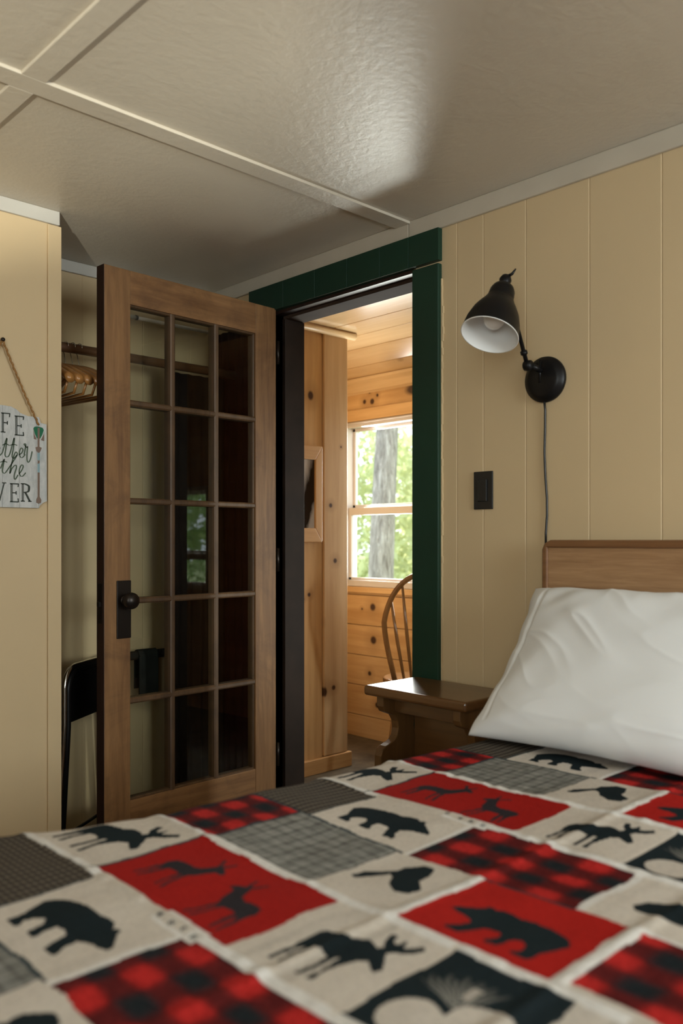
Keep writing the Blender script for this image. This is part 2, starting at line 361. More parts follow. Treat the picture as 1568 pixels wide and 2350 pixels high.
for i, (x, r) in enumerate([(1.380, 4.5), (1.355, 2), (1.330, -.5), (1.305, -3), (1.28, -5.5)]):
    c = clone(h0); c.location = (x, 2.81, hz); c.rotation_euler = (0, 0, math.radians(r)); c['label'] = hang_labels[i+1]
# thin white curtain rod, high on the closet back wall
wr = thing('curtain_rod', (1.7, 2.97, 1.98), 'thin white tension rod high up in the closet behind the door glass', 'curtain rod')
MB().tube([(1.60, 2.975, 1.994), (1.728, 2.975, 1.994)], .0085, 14).build('outer_tube', M['whiteplastic'], wr)
MB().tube([(1.728, 2.975, 1.994), (2.066, 2.975, 1.994)], .007, 14).build('inner_tube', M['whiteplastic'], wr)
MB().tube([(1.723, 2.975, 1.994), (1.733, 2.975, 1.994)], .0098, 14).build('joint_ring', M['blackplastic'], wr)
def drape(name, mat, x0, x1, yc, z0, z1, folds, amp, label, axis='x', thick=.004):
    nx = folds*10; nz = 24; mb = MB(); vs = []
    for side in (0, 1):
        for k in range(nz+1):
            for i in range(nx+1):
                t = i/nx; u = x0+(x1-x0)*t; sag = .4+.6*(1-k/nz)
                d = amp*sag*math.sin(t*folds*2*math.pi+.5*math.sin(k*.4))+side*thick
                z = z0+(z1-z0)*k/nz
                vs.append((u, yc+d, z) if axis == 'x' else (yc+d, u, z))
    W = nx+1; N = W*(nz+1); fs = []
    for s_ in (0, 1):
        for k in range(nz):
            for i in range(nx):
                a = s_*N+k*W+i; fs.append((a, a+1, a+W+1, a+W) if s_ == 0 else (a, a+W, a+W+1, a+1))
    for i in range(nx): fs += [(i, N+i, N+i+1, i+1), (nz*W+i, nz*W+i+1, N+nz*W+i+1, N+nz*W+i)]
    for k in range(nz): fs += [(k*W, (k+1)*W, N+(k+1)*W, N+k*W), (k*W+nx, N+k*W+nx, N+(k+1)*W+nx, (k+1)*W+nx)]
    o = mb.add(vs, fs, True).build(name, mat); tag(o, label[0], label[1]); return o
drape('blanket', M['browncloth'], 1.79, 2.06, 2.85, .05, 1.775, 5, .012, ('dark brown blanket hanging below the closet rod behind the middle door panes', 'blanket'))
drape('curtain', M['maroon'], 2.612, 2.985, 2.078, .03, 1.975, 8, .010, ('dark maroon curtain hanging at the right end of the closet behind the door glass', 'curtain'), 'y')
# black rail on the closet back wall with a strap over it
rl = thing('wall_rail', (1.85, 2.95, CH-.45), 'black rail on the closet back wall behind the lower door panes', 'rail')
MB().tube([(1.60, 2.95, CH-.448), (2.06, 2.95, CH-.448)], .017, 12).build('bar', M['blackcloth'], rl)
for x in (1.65, 2.02): MB().tube([(x, 2.95, CH-.448), (x, 3.008, CH-.448)], .007, 10).build('bracket', M['black'], rl)
mb = MB(); prof = [(2.937, CH-.62), (2.935, CH-.448), (2.942, CH-.434), (2.95, CH-.431), (2.96, CH-.436), (2.965, CH-.448), (2.967, CH-.58), (2.9725, CH-.58), (2.971, CH-.445), (2.965, CH-.429), (2.95, CH-.425), (2.938, CH-.43), (2.929, CH-.446), (2.928, CH-.62)]
mb.prism(prof, 1.715, 1.80, lambda a, b_, h: (h, a, b_)); tag(mb.build('strap', M['blackcloth'], bevel=.002), 'wide black strap folded over the black closet rail', 'strap')
# folding chair leaning in the closet, turned
fc = thing('folding_chair', (1.46, 2.82, 0), 'folded metal chair with black back and chrome edge standing in the closet', 'chair')
a = Vector((1.305, 2.715)); b_ = Vector((1.62, 2.935)); dv = (b_-a).normalized(); nv = Vector((dv.y, -dv.x)); Wd = (b_-a).length
def P(s, z, d=0): q = a+dv*s+nv*d; return (q.x, q.y, z)
def utube(w0, w1, ztop, lean, R=.07, zb=0.008):
    pts = [P(w0-.05, zb, lean), P(w0, ztop-R-.12, .0)]
    for i in range(9):
        an = math.pi-i*math.pi/16; pts.append(P(w0+R+R*math.cos(an), ztop-R+R*math.sin(an), 0))
    for i in range(9):
        an = math.pi/2-i*math.pi/16; pts.append(P(w1-R+R*math.cos(an), ztop-R+R*math.sin(an), 0))
    pts += [P(w1, ztop-R-.12, 0), P(w1+.02, zb, lean)]
    return pts
# shiny rim outside, black tube inside
MB().tube(utube(.0, Wd, .690, .0), .0085, 12).build('back_frame', M['chrome'], fc)
MB().tube(utube(.022, Wd-.022, .676, .0), .011, 12).build('inner_frame', M['black'], fc)
mb = MB(); mb.add([P(s_, z, d) for d in (-.006, .006) for s_, z in ((.03, .50), (Wd-.03, .50), (Wd-.03, .665), (.03, .665))], [(0,1,2,3), (7,6,5,4), (0,4,5,1), (1,5,6,2), (2,6,7,3), (3,7,4,0)])
mb.build('backrest', M['black'], fc, bevel=.003)
mb = MB(); mb.add([P(s_, z, d) for d in (-.034, -.018) for s_, z in ((.05, .505), (Wd-.05, .505), (Wd-.06, .655), (.06, .655))], [(0,1,2,3), (7,6,5,4), (0,4,5,1), (1,5,6,2), (2,6,7,3), (3,7,4,0)])
mb.build('seat', M['black'], fc, bevel=.004)
for s_ in (.04, Wd-.04): MB().tube([P(s_, .60, -.018), P(s_, .008, -.035)], .009, 10).build('leg', M['black'], fc)
MB().tube([P(.04, .10, -.033), P(Wd-.04, .10, -.033)], .006, 10).build('stretcher', M['black'], fc)

# ------------------------------------------------------------------ the hanging plaque
SX, SZ, PX = 1.040, 1.12, .00134
def spt(px, v): return (SX+px*PX, SZ+(1240-v)*PX)
sign = thing('wall_plaque', (SX, 2.59, spt(0, 1165)[1]), 'white board plaque with green lettering hanging from a jute rope on the cream wall', 'plaque')
out = []
right = [(100, 960), (104, 985), (104, 1152), (92, 1158), (87, 1166)]
top = [(0, 934), (20, 935), (34, 941), (42, 948), (60, 953), (86, 953), (90, 966), (104, 968)]
poly = top+[(105, 1148), (96, 1152), (87, 1160), (86, 1165)]
poly = poly+[(-x, v) for x, v in reversed(poly) if x > 0]
mb = MB(); mb.prism([spt(*p) for p in poly], 2.576, 2.586, lambda x, z, h: (x, h, z))
m, nt, b, tc = newmat('plaque_paint')
sep = nt.nodes.new('ShaderNodeSeparateXYZ'); nt.links.new(tc.outputs['Object'], sep.inputs[0])
n1 = noise(nt, mapping(nt, tc.outputs['Object'], (1, 1, .35)), 40, 6, .7, 1)
c_ = ramp(nt, n1, [(.35, (.40, .42, .42)), (.6, (.56, .57, .56))])
md = nt.nodes.new('ShaderNodeMath'); md.operation = 'PINGPONG'; md.inputs[1].default_value = .0265; nt.links.new(sep.outputs[0], md.inputs[0])
lt = nt.nodes.new('ShaderNodeMath'); lt.operation = 'LESS_THAN'; lt.inputs[1].default_value = .0005; nt.links.new(md.outputs[0], lt.inputs[0])
nt.links.new(mix(nt, lt.outputs[0], c_, (.2, .21, .2)), b.inputs['Base Color']); b.inputs['Roughness'].default_value = .6
mb.build('board', m, sign, bevel=.0008)
def stroke(mb, pts, w, depth=2.5755, taper=None, smooth=True):
    if smooth and len(pts) > 2:            # Catmull-Rom
        q = []; P_ = [pts[0]]+list(pts)+[pts[-1]]
        for i in range(1, len(P_)-2):
            p0, p1, p2, p3 = [Vector(P_[k]) for k in (i-1, i, i+1, i+2)]
            for s_ in range(6):
                t = s_/6; q.append(.5*((2*p1)+(p2-p0)*t+(2*p0-5*p1+4*p2-p3)*t*t+(3*p1-p0-3*p2+p3)*t**3))
        q.append(Vector(pts[-1]))
    else: q = [Vector(p) for p in pts]
    L = []; R = []
    for i, p in enumerate(q):
        t = (q[min(i+1, len(q)-1)]-q[max(i-1, 0)])
        if t.length < 1e-6: t = Vector((1, 0))
        t.normalize(); n = Vector((-t.y, t.x)); ww = w/2*(1 if not taper else taper(i/(len(q)-1)))
        # pen-like: thicker on down strokes
        if smooth: ww *= .55+.75*abs(t.y)
        L.append(p+n*ww); R.append(p-n*ww)
    vs = []; fs = []
    for l, r in zip(L, R):
        for e in (l, r):
            x, z = spt(e.x, e.y); vs.append((x, depth, z)); vs.append((x, 2.5761, z))
    for i in range(len(L)-1):
        k = i*4; fs += [(k, k+4, k+6, k+2), (k, k+1, k+5, k+4), (k+2, k+6, k+7, k+3)]
    mb.add(vs, fs)
M['ink'] = plain('dark_green_ink', (.045, .055, .045), .6, .2); M['ink2'] = plain('green_ink', (.075, .105, .07), .6, .2); M['inline'] = plain('pale_inline', (.34, .35, .34), .6, .2)
cap = MB(); inl = MB()
def E_(x, y, h, wd):
    segs = [[(x+4, y), (x+4, y-h)], [(x, y-h), (x+wd, y-h)], [(x, y), (x+wd, y)], [(x+4, y-h/2), (x+wd*.72, y-h/2)], [(x+wd, y-h-1), (x+wd-1, y-h+7)], [(x+wd, y+1), (x+wd-1, y-8)], [(x+wd*.72, y-h/2-4), (x+wd*.72, y-h/2+4)]]
    for s_ in segs: stroke(cap, s_, 4.6 if s_[0][0] == s_[1][0] and s_[0][0] == x+4 else 2.6, smooth=False)
    stroke(inl, [(x+4, y-2), (x+4, y-h+2)], 1.0, 2.5751, smooth=False)
def F_(x, y, h, wd):
    for s_ in [[(x+4, y), (x+4, y-h)], [(x, y-h), (x+wd, y-h)], [(x-1, y), (x+10, y)], [(x+4, y-h/2), (x+wd*.72, y-h/2)], [(x+wd, y-h-1), (x+wd-1, y-h+8)], [(x+wd*.72, y-h/2-4), (x+wd*.72, y-h/2+4)]]:
        stroke(cap, s_, 4.6 if s_[0][0] == s_[1][0] and s_[0][0] == x+4 else 2.6, smooth=False)
    stroke(inl, [(x+4, y-2), (x+4, y-h+2)], 1.0, 2.5751, smooth=False)
def I_(x, y, h):
    stroke(cap, [(x, y), (x, y-h)], 4.6, smooth=False); stroke(cap, [(x-5, y), (x+5, y)], 2.4, smooth=False); stroke(cap, [(x-5, y-h), (x+5, y-h)], 2.4, smooth=False)
    stroke(inl, [(x, y-2), (x, y-h+2)], 1.0, 2.5751, smooth=False)
def L_(x, y, h, wd):
    for s_ in [[(x+4, y), (x+4, y-h)], [(x-1, y-h), (x+9, y-h)], [(x-1, y), (x+wd, y)], [(x+wd, y+1), (x+wd, y-8)]]: stroke(cap, s_, 4.6 if s_[0][0] == x+4 else 2.6, smooth=False)
def V_(x, y, h, wd):
    stroke(cap, [(x, y-h), (x+wd/2, y)], 4.6, smooth=False); stroke(cap, [(x+wd/2, y), (x+wd, y-h)], 2.8, smooth=False)
    stroke(cap, [(x-5, y-h), (x+5, y-h)], 2.4, smooth=False); stroke(cap, [(x+wd-5, y-h), (x+wd+5, y-h)], 2.4, smooth=False); stroke(inl, [(x+.5, y-h+2), (x+wd/2-.4, y-3)], 1.0, 2.5751, smooth=False)
def R_(x, y, h, wd):
    stroke(cap, [(x+4, y), (x+4, y-h)], 4.6, smooth=False); stroke(cap, [(x-1, y), (x+9, y)], 2.4, smooth=False)
    stroke(cap, [(x-1, y-h), (x+8, y-h), (x+wd*.72, y-h+4), (x+wd*.78, y-h*.75), (x+wd*.68, y-h*.56), (x+5, y-h*.5)], 4.0)
    stroke(cap, [(x+wd*.42, y-h*.5), (x+wd*.86, y)], 4.4, smooth=False); stroke(cap, [(x+wd*.68, y), (x+wd+1, y)], 2.4, smooth=False)
    stroke(inl, [(x+4, y-2), (x+4, y-h+2)], 1.0, 2.5751, smooth=False)
for fn_, ar_ in ((L_, (-50, 994, 42, 20)), (I_, (-18, 994, 42)), (F_, (-3, 995, 43, 20)), (E_, (28, 999, 43, 21)), (R_, (-62, 1150, 40, 24)), (I_, (-27, 1150, 40)), (V_, (-17, 1151, 41, 21)), (E_, (17, 1152, 41, 20)), (R_, (43, 1150, 40, 24))):
    cap = MB(); inl = MB(); fn_(*ar_); lo = cap.build('capital_letter', M['ink'], sign)
    if inl.v: inl.build('letter_inline', M['inline'], lo)
scr = MB(); W_ = 2.3
# 'better'
stroke(scr, [(-42, 1050), (-34, 1020), (-30, 1005), (-35, 1004), (-37, 1030), (-36, 1046), (-29, 1049), (-24, 1040), (-30, 1032), (-36, 1036)], W_)
def se(x, y, s_=1): stroke(scr, [(x-5*s_, y-6), (x+2*s_, y-10), (x+6*s_, y-18), (x+2*s_, y-22), (x-3*s_, y-14), (x-2*s_, y-3), (x+4*s_, y), (x+12*s_, y-8)], W_)
se(-12, 1050)
stroke(scr, [(0, 1042), (10, 1008), (8, 1030), (6, 1046), (10, 1051), (17, 1043), (27, 1006), (25, 1030), (22, 1048), (26, 1053), (33, 1045)], W_)
stroke(scr, [(0, 1025), (8, 1021), (16, 1024), (26, 1021), (34, 1023)], 2.6)
se(42, 1050, .9)
stroke(scr, [(50, 1043), (54, 1020), (50, 1019), (56, 1026), (58, 1024), (57, 1040), (57, 1054), (60, 1060), (65, 1052), (69, 1034)], W_)
scr.build('script_word', M['ink2'], sign); scr = MB()
# 'the'
stroke(scr, [(-4, 1078), (4, 1056), (2, 1070), (0, 1084), (5, 1088), (13, 1078), (26, 1058), (34, 1044), (31, 1038), (26, 1048), (20, 1070), (17, 1088), (22, 1076), (30, 1068), (32, 1074), (27, 1092), (29, 1101), (36, 1090)], W_)
stroke(scr, [(-5, 1064), (3, 1061), (11, 1063)], 2.6)
stroke(scr, [(38, 1088), (44, 1080), (48, 1070), (44, 1067), (39, 1078), (40, 1090), (46, 1093), (54, 1084)], W_)
scr.build('script_word', M['ink2'], sign)
# arrow ornaments, one at each side
M['a_green'] = plain('feather_green', (.02, .14, .07), .6, .2); M['a_brown'] = plain('arrow_brown', (.20, .14, .11), .6, .2); M['a_blue'] = plain('band_blue', (.24, .36, .40), .6, .2)
def flat(poly, mat, sx, name, dep):
    mb = MB(); mb.prism([spt(sx*x, v) for x, v in poly], dep, 2.5761, lambda x, z, h: (x, h, z)); return mb.build(name, mat, sign)
for sx in (1, -1):
    flat([(72, 981), (73, 1005), (80, 1006), (74, 992)], M['a_brown'], sx, 'arrow_barb', 2.5754); flat([(98, 983), (98, 1008), (90, 1006), (97, 992)], M['a_brown'], sx, 'arrow_barb', 2.5754)
    flat([(72, 980), (75, 976), (84, 975), (94, 977), (97, 982), (93, 994), (88, 1003), (81, 1003), (75, 992)], M['a_green'], sx, 'arrow_feather', 2.5753)
    flat([(82, 978), (87, 978), (86.5, 1022), (92, 1024), (89, 1032), (87, 1035), (87, 1145), (82, 1145), (82, 1035), (79, 1032), (77, 1024), (82, 1022)], M['a_brown'], sx, 'arrow_shaft', 2.5750)
    flat([(81.5, 1036), (87.5, 1036), (87.5, 1052), (84.5, 1055), (81.5, 1052)], M['a_blue'], sx, 'arrow_band', 2.5747); flat([(81.5, 1062), (87.5, 1060), (87, 1082), (82, 1082)], M['a_blue'], sx, 'arrow_band', 2.5747)
    flat([(82, 1138), (87, 1138), (91, 1146), (90, 1153), (84, 1155), (79, 1152), (79, 1146)], M['a_brown'], sx, 'arrow_point', 2.5748)
npx = spt(0, 786)
mb = MB()
for sx in (-1, 1):
    e0 = Vector((npx[0], 2.575, npx[1])); q = spt(sx*84, 972); e1 = Vector((q[0], 2.5735, q[1])); pts = []
    for i in range(60):
        t = i/59; pts.append(e0.lerp(e1, t)+Vector((.0012*math.sin(i*1.3), .0008*math.cos(i*1.3), -.006*math.sin(math.pi*t))))
    mb.tube(pts, [.0032+.0006*math.sin(i*2.1) for i in range(60)], 8)
mb.build('rope', M['jute'], sign)
MB().lathe([(.002, 0), (.002, .012), (.006, .013), (.0065, .018), (.003, .021)], (npx[0]+.001, 2.59, npx[1]), (0,-1,0), 16).build('nail', M['bronze'], sign)

# ------------------------------------------------------------------ wall lamp, switch
lamp_t = thing('wall_lamp', (XW, 1.351, 1.577), 'black swing-arm wall lamp with bell shade above the headboard', 'wall lamp')
MB().lathe([(.064, 0), (.0655, .006), (.064, .014), (.058, .017), (.056, .021), (.045, .026), (.02, .029), (.003, .030)], (XW, 1.351, 1.577), (-1,0,0), 48).build('base_plate', M['black'], lamp_t)
MB().tube([(XW-.02, 1.351, 1.600), (2.035, 1.362, 1.610)], .009, 14).lathe([(.006, -.014), (.014, -.010), (.0155, 0), (.014, .010), (.006, .014)], (2.03, 1.366, 1.610), (0, 1, 0), 20).tube([(XW-.028, 1.355, 1.63), (XW-.028, 1.355, 1.565)], .004, 10).build('swivel', M['black'], lamp_t)
J = Vector((2.028, 1.368, 1.612)); T = Vector((1.93, 1.372, 1.826))
MB().tube([J, J.lerp(T, .12), J.lerp(T, .13), J.lerp(T, .17), J.lerp(T, .18), T], [.006, .006, .010, .010, .0058, .0055], 14).build('arm', M['black'], lamp_t)
ax = Vector((-.085, -.006, -.171)).normalized()
MB().lathe([(.004, -.016), (.013, -.011), (.017, 0), (.014, .010), (.011, .016)], T+Vector((0, 0, .004)), ax, 24).tube([T+Vector((0, -.004, .012)), T+Vector((.004, -.020, .018)), T+Vector((.006, -.030, .030))], [.005, .004, .002], 10).build('pivot_knob', M['black'], lamp_t)
prof_o = [(.010, .010), (.020, .014), (.029, .022), (.034, .034), (.036, .055), (.037, .066), (.041, .068), (.0425, .073), (.052, .088), (.064, .112), (.073, .142), (.0765, .170), (.0785, .178)]
sh = MB().lathe(prof_o, T, ax, 56, cap=False); sh_o = sh.build('shade', M['black'], lamp_t)
prof_i = [(.0755, .1775), (.0735, .168), (.070, .141), (.061, .112), (.049, .090), (.039, .075), (.030, .068), (.002, .064)]
li = MB().lathe([(.0785, .178), (.0785, .1795), (.0755, .1795)]+prof_i, T, ax, 56, cap=False).build('shade_lining', M['white_enamel'], sh_o)
li.location = (0, 0, 0)
tag(li, 'white enamel inside of the shade')
MB().lathe([(.013, .066), (.014, .085), (.020, .098), (.028, .112), (.030, .124), (.027, .138), (.018, .149), (.006, .154), (.001, .155)], T, ax, 32).build('bulb', M['bulb'], lamp_t)
cp = [(XW-.012, 1.351, 1.516), (XW-.006, 1.352, 1.49), (XW-.005, 1.353, 1.44), (XW-.005, 1.355, 1.37), (XW-.005, 1.352, 1.30), (XW-.005, 1.347, 1.24), (XW-.006, 1.346, 1.19), (XW-.006, 1.350, 1.14), (XW-.006, 1.350, 1.08)]
MB().tube(cp, .0032, 10).build('cord', M['blackplastic'], lamp_t)
sw = thing('light_switch', (XW, 1.573, 1.215), 'black light switch plate on the cream wall between green casing and lamp', 'light switch')
box(XW-.006, XW, 1.536, 1.606, 1.214, 1.329).build('plate', M['blackplastic'], sw, bevel=.002)
box(XW-.011, XW-.006, 1.555, 1.587, 1.238, 1.305, ).build('rocker', M['blackplastic'], sw, bevel=.0015)

# ------------------------------------------------------------------ night table
ns = thing('side_table', (1.955, 1.62, 0), 'brown wooden trestle side table between the bed and the green casing', 'side table')
box(1.83, 2.073, 1.43, 1.82, .652, .682).build('tabletop', M['stand'], ns, bevel=.009, seg=4)
def endpanel(y0, y1):
    # front edge scroll (x as function of z), mirrored for the back
    f = [(.652, 1.850), (.622, 1.850), (.606, 1.858), (.598, 1.878), (.590, 1.900), (.570, 1.914), (.548, 1.917), (.528, 1.912), (.514, 1.899), (.507, 1.880), (.502, 1.862), (.494, 1.848), (.475, 1.840), (.30, 1.840), (.14, 1.850), (.10, 1.875), (.06, 1.850), (.0, 1.84)]
    poly = [(x, z) for z, x in f]+[(2*1.953-x, z) for z, x in reversed(f)]
    mb = MB(); mb.prism(poly, y0, y1, lambda x, z, h: (x, h, z)); return mb
endpanel(1.755, 1.783).build('trestle', M['standend'], ns, bevel=.003)
endpanel(1.465, 1.493).build('trestle', M['standend'], ns, bevel=.003)
box(1.925, 1.985, 1.493, 1.755, .22, .25).build('stretcher', M['stand'], ns, bevel=.003)
box(1.90, 1.92, 1.493, 1.755, .60, .652).build('apron', M['stand'], ns, bevel=.002)
box(1.99, 2.005, 1.493, 1.755, .05, .652).build('back_panel', M['stand'], ns, bevel=.002)

# ------------------------------------------------------------------ bed
BT = .65
bed = thing('bed', (1.05, .58, 0), 'double bed with brown veneer headboard against the cream wall', 'bed')
hb = MB(); R = .03
def rr_poly(y0, y1, z0, z1, r):
    p = [(y1, z0), (y1, z1-r)]+[(y1-r+r*math.cos(a), z1-r+r*math.sin(a)) for a in [i*math.pi/12 for i in range(1, 6)]]+[(y1-r, z1)]
    p += [(y0+r, z1)]+[(y0+r-r*math.sin(a), z1-r+r*math.cos(a)) for a in [i*math.pi/12 for i in range(1, 6)]]+[(y0, z1-r), (y0, z0)]
    return p
hb.prism(rr_poly(-.21, 1.305, .25, 1.1, .004), 2.036, 2.066, lambda y, z, h: (h, y, z)); hb.build('headboard', M['headboard'], bed)
rim = MB(); rim.prism([(1.305, .2), (1.322, .2), (1.322, 1.095), (1.314, 1.112), (1.296, 1.121), (-.20, 1.121), (-.218, 1.112), (-.226, 1.095), (-.226, .2), (-.209, .2), (-.209, 1.1), (1.305, 1.1)], 2.030, 2.072, lambda y, z, h: (h, y, z))
rim.build('headboard_rim', M['headrail'], bed, bevel=.004)
box(.06, 2.03, -.19, 1.29, .36, .628).build('mattress', M['mattress'], bed, bevel=.05, seg=4)
box(.08, 2.03, -.17, 1.27, .2, .36).build('box_spring', M['mattress'], bed, bevel=.02)
for y_ in (1.27, -.195): box(.05, 2.03, y_, y_+.025, .2, .34).build('side_rail', M['bedwood'], bed)
for x, y in ((.12, -.1), (.12, 1.2), (1.9, -.1), (1.9, 1.2)): box(x-.03, x+.03, y-.03, y+.03, 0, .2).build('leg', M['bedwood'], bed, bevel=.004)

# --- quilt
CW = np.array([.50, .455, .40]); WH = np.array([.60, .585, .56]); RD = np.array([.30, .014, .011]); BK = np.array([.012, .018, .021]); DW = np.array([.068, .058, .047]); GR = np.array([.20, .20, .185])
bear = [(.03,.50),(.07,.60),(.14,.67),(.26,.72),(.40,.74),(.50,.72),(.58,.76),(.66,.77),(.72,.71),(.75,.745),(.79,.73),(.80,.68),(.87,.61),(.95,.53),(.97,.47),(.90,.44),(.82,.43),(.76,.40),(.72,.36),(.74,.24),(.80,.14),(.79,.10),(.68,.10),(.64,.20),(.60,.34),(.54,.36),(.47,.34),(.46,.24),(.50,.15),(.48,.11),(.38,.12),(.36,.30),(.30,.35),(.24,.28),(.22,.18),(.27,.12),(.25,.08),(.13,.09),(.12,.26),(.07,.38)]
moose = [(.12,.52),(.15,.60),(.28,.63),(.42,.66),(.50,.74),(.58,.73),(.65,.69),(.67,.75),(.60,.82),(.56,.93),(.62,.96),(.66,.86),(.71,.84),(.74,.95),(.79,.84),(.85,.88),(.92,.96),(.97,.90),(.90,.80),(.80,.74),(.77,.68),(.84,.60),(.93,.49),(.91,.42),(.83,.45),(.75,.50),(.68,.45),(.66,.38),(.63,.22),(.65,.06),(.60,.05),(.585,.24),(.56,.40),(.53,.38),(.53,.20),(.52,.05),(.475,.05),(.48,.22),(.47,.36),(.36,.39),(.29,.37),(.27,.22),(.30,.06),(.25,.05),(.225,.20),(.23,.35),(.19,.28),(.18,.05),(.13,.05),(.145,.28),(.12,.40)]
deer = [(.10,.50),(.14,.60),(.28,.62),(.44,.60),(.54,.64),(.60,.74),(.64,.82),(.58,.90),(.52,.98),(.56,.99),(.62,.92),(.66,.86),(.70,.90),(.72,1.0),(.75,1.0),(.74,.90),(.72,.84),(.80,.80),(.86,.74),(.83,.70),(.76,.70),(.72,.62),(.68,.50),(.62,.42),(.64,.24),(.70,.06),(.66,.04),(.60,.22),(.56,.38),(.54,.36),(.55,.20),(.58,.04),(.545,.04),(.51,.20),(.49,.38),(.36,.40),(.27,.38),(.26,.22),(.22,.05),(.18,.05),(.20,.24),(.20,.36),(.16,.28),(.12,.06),(.085,.06),(.11,.28),(.12,.42)]
eagle = [(.34,.80),(.46,.93),(.60,.92),(.68,.78),(.72,.64),(.88,.52),(.86,.40),(.72,.36),(.56,.44),(.46,.56),(.38,.60),(.30,.48),(.20,.36),(.12,.38),(.14,.50),(.26,.60),(.35,.70)]
moose2 = [(.06,.34),(.12,.56),(.26,.70),(.42,.74),(.40,.86),(.34,.97),(.42,.98),(.48,.88),(.50,.76),(.60,.76),(.66,.74),(.74,.90),(.80,.98),(.86,.94),(.78,.80),(.76,.72),(.88,.66),(.96,.52),(.94,.42),(.84,.40),(.76,.36),(.62,.30),(.48,.26),(.30,.24),(.14,.24)]
def pip(px, py, poly):
    ins = np.zeros(px.shape, bool); n = len(poly)
    for i in range(n):
        x1, y1 = poly[i]; x2, y2 = poly[(i+1) % n]
        c = ((y1 > py) != (y2 > py))
        with np.errstate(divide='ignore', invalid='ignore'): ins ^= c & (px < (x2-x1)*(py-y1)/((y2-y1) if y2 != y1 else 1e-9)+x1)
    return ins
PER = .5635
ss = np.concatenate([np.arange(-.42, .30, .02), np.arange(.30, 1.76, .0022), np.arange(1.76, 2.025, .02)])
tt = np.concatenate([np.arange(-.62, .34, .02), np.arange(.34, 1.52, .0022), np.arange(1.52, 1.72, .02)])
S_, T_ = np.meshgrid(ss, tt, indexing='ij')
def vnoise(x, y, seed, n=64):
    g = np.random.default_rng(seed).random((n, n)); xi = np.floor(x).astype(int); yi = np.floor(y).astype(int); fx = x-xi; fy = y-yi
    fx = fx*fx*(3-2*fx); fy = fy*fy*(3-2*fy); G = lambda a, b: g[a % n, b % n]
    return (G(xi, yi)*(1-fx)+G(xi+1, yi)*fx)*(1-fy)+(G(xi, yi+1)*(1-fx)+G(xi+1, yi+1)*fx)*fy
wob = .0025*(vnoise(S_*30, T_*30, 1)-.5)*2; wob2 = .0025*(vnoise(S_*30, T_*30, 2)-.5)*2
U = S_+wob; V = T_+wob2
col = np.tile(CW, (*S_.shape, 1)); 
def inside(x0, x1, y0, y1): return (U >= x0) & (U < x1) & (V >= y0) & (V < y1)
def animal(poly, x0, x1, y0, y1, color, flip=False, blend=1):
    uu = (y1-V)/(y1-y0); vv = (U-x0)/(x1-x0)
    if flip: uu = 1-uu
    box_ = (uu > -.02) & (uu < 1.02) & (vv > -.02) & (vv < 1.02); idx = np.where(box_)
    if idx[0].size == 0: return
    k = pip(uu[idx], vv[idx], poly); a, b_ = idx[0][k], idx[1][k]; col[a, b_] = col[a, b_]*(1-blend)+color*blend
def gauss(d, s_): return np.exp(-(d/s_)**2)
def plaid(x0, x1, y0, y1, ph=(0, 0), pu=.055, pv=.077):
    k = inside(x0, x1, y0, y1); a = (U-x0)/pu+ph[0]; b_ = (V-y0)/pv+ph[1]
    sa = 1/(1+np.exp(-4.5*np.sin(2*math.pi*a))); sb = 1/(1+np.exp(-4.5*np.sin(2*math.pi*b_)))
    f = (sa+sb)/2                        # 0 black, .5 dark red, 1 red
    n = .8+.4*vnoise(S_*260, T_*260, 5)
    c = np.where(f[..., None] < .5, BK+(np.array([.085, .012, .012])-BK)*(f[..., None]*2), np.array([.085, .012, .012])+(np.array([.40, .022, .02])-np.array([.085, .012, .012]))*(f[..., None]*2-1))*n[..., None]
    col[k] = c[k]
def weave(x0, x1, y0, y1, base, kind):
    k = inside(x0, x1, y0, y1)
    if kind == 'dot': f = .5+.5*np.sin(2*math.pi*(S_+T_*.6)/.019)*np.sin(2*math.pi*(S_-T_*.6)/.019); f = .35+2.2*f**2
    else:
        f = .78+.5*vnoise(S_*55, T_*160, 9)+.35*vnoise(S_*190, T_*60, 11)-.2
        f = f*(1-.45*(gauss(((S_-x0) % .023)-.0115, .0022)+gauss(((T_-y0) % .03)-.015, .0026))) if kind == 'grid' else f
    col[k] = (base*f[..., None])[k]
def solid(x0, x1, y0, y1, c): col[inside(x0, x1, y0, y1)] = c
def streaks(x0, x1, y0, y1, amt=.22):
    k = inside(x0, x1, y0, y1); f = 1-amt*np.clip(vnoise(S_*5, T_*80, 21)*1.6-.75, 0, 1)
    col[k] = (CW*1.03*f[..., None])[k]
def pine(x0, x1, y0, y1, o):
    solid(x0, x1, y0, y1, BK*1.1); cx, cy = o+.091, .540; d = np.hypot(V-cy, U-cx); an = np.arctan2(U-cx, -(V-cy))
    fan = inside(x0, x1, y0, y1) & (d < .064+.006*np.sin(an*23)) & (an > 1.15) & (an < 2.75)
    f = np.clip(1-d/.075, .15, 1)*(.55+.45*np.sin(an*40+3*np.sin(d*90))); col[fan] = (BK+(np.array([.30, .29, .26])-BK)*np.clip(f*1.3, 0, 1)[..., None])[fan]
    for ex, ey, r in ((o+.051, .560, .034), (o+.088, .503, .036)):
        k = ((V-ey)/r)**2+((U-ex)/(r*.98))**2 < 1; k &= inside(x0, x1, y0, y1); col[k] = CW*.95
    k = inside(o+.118, o+.143, .536, .549); col[k] = CW*.7
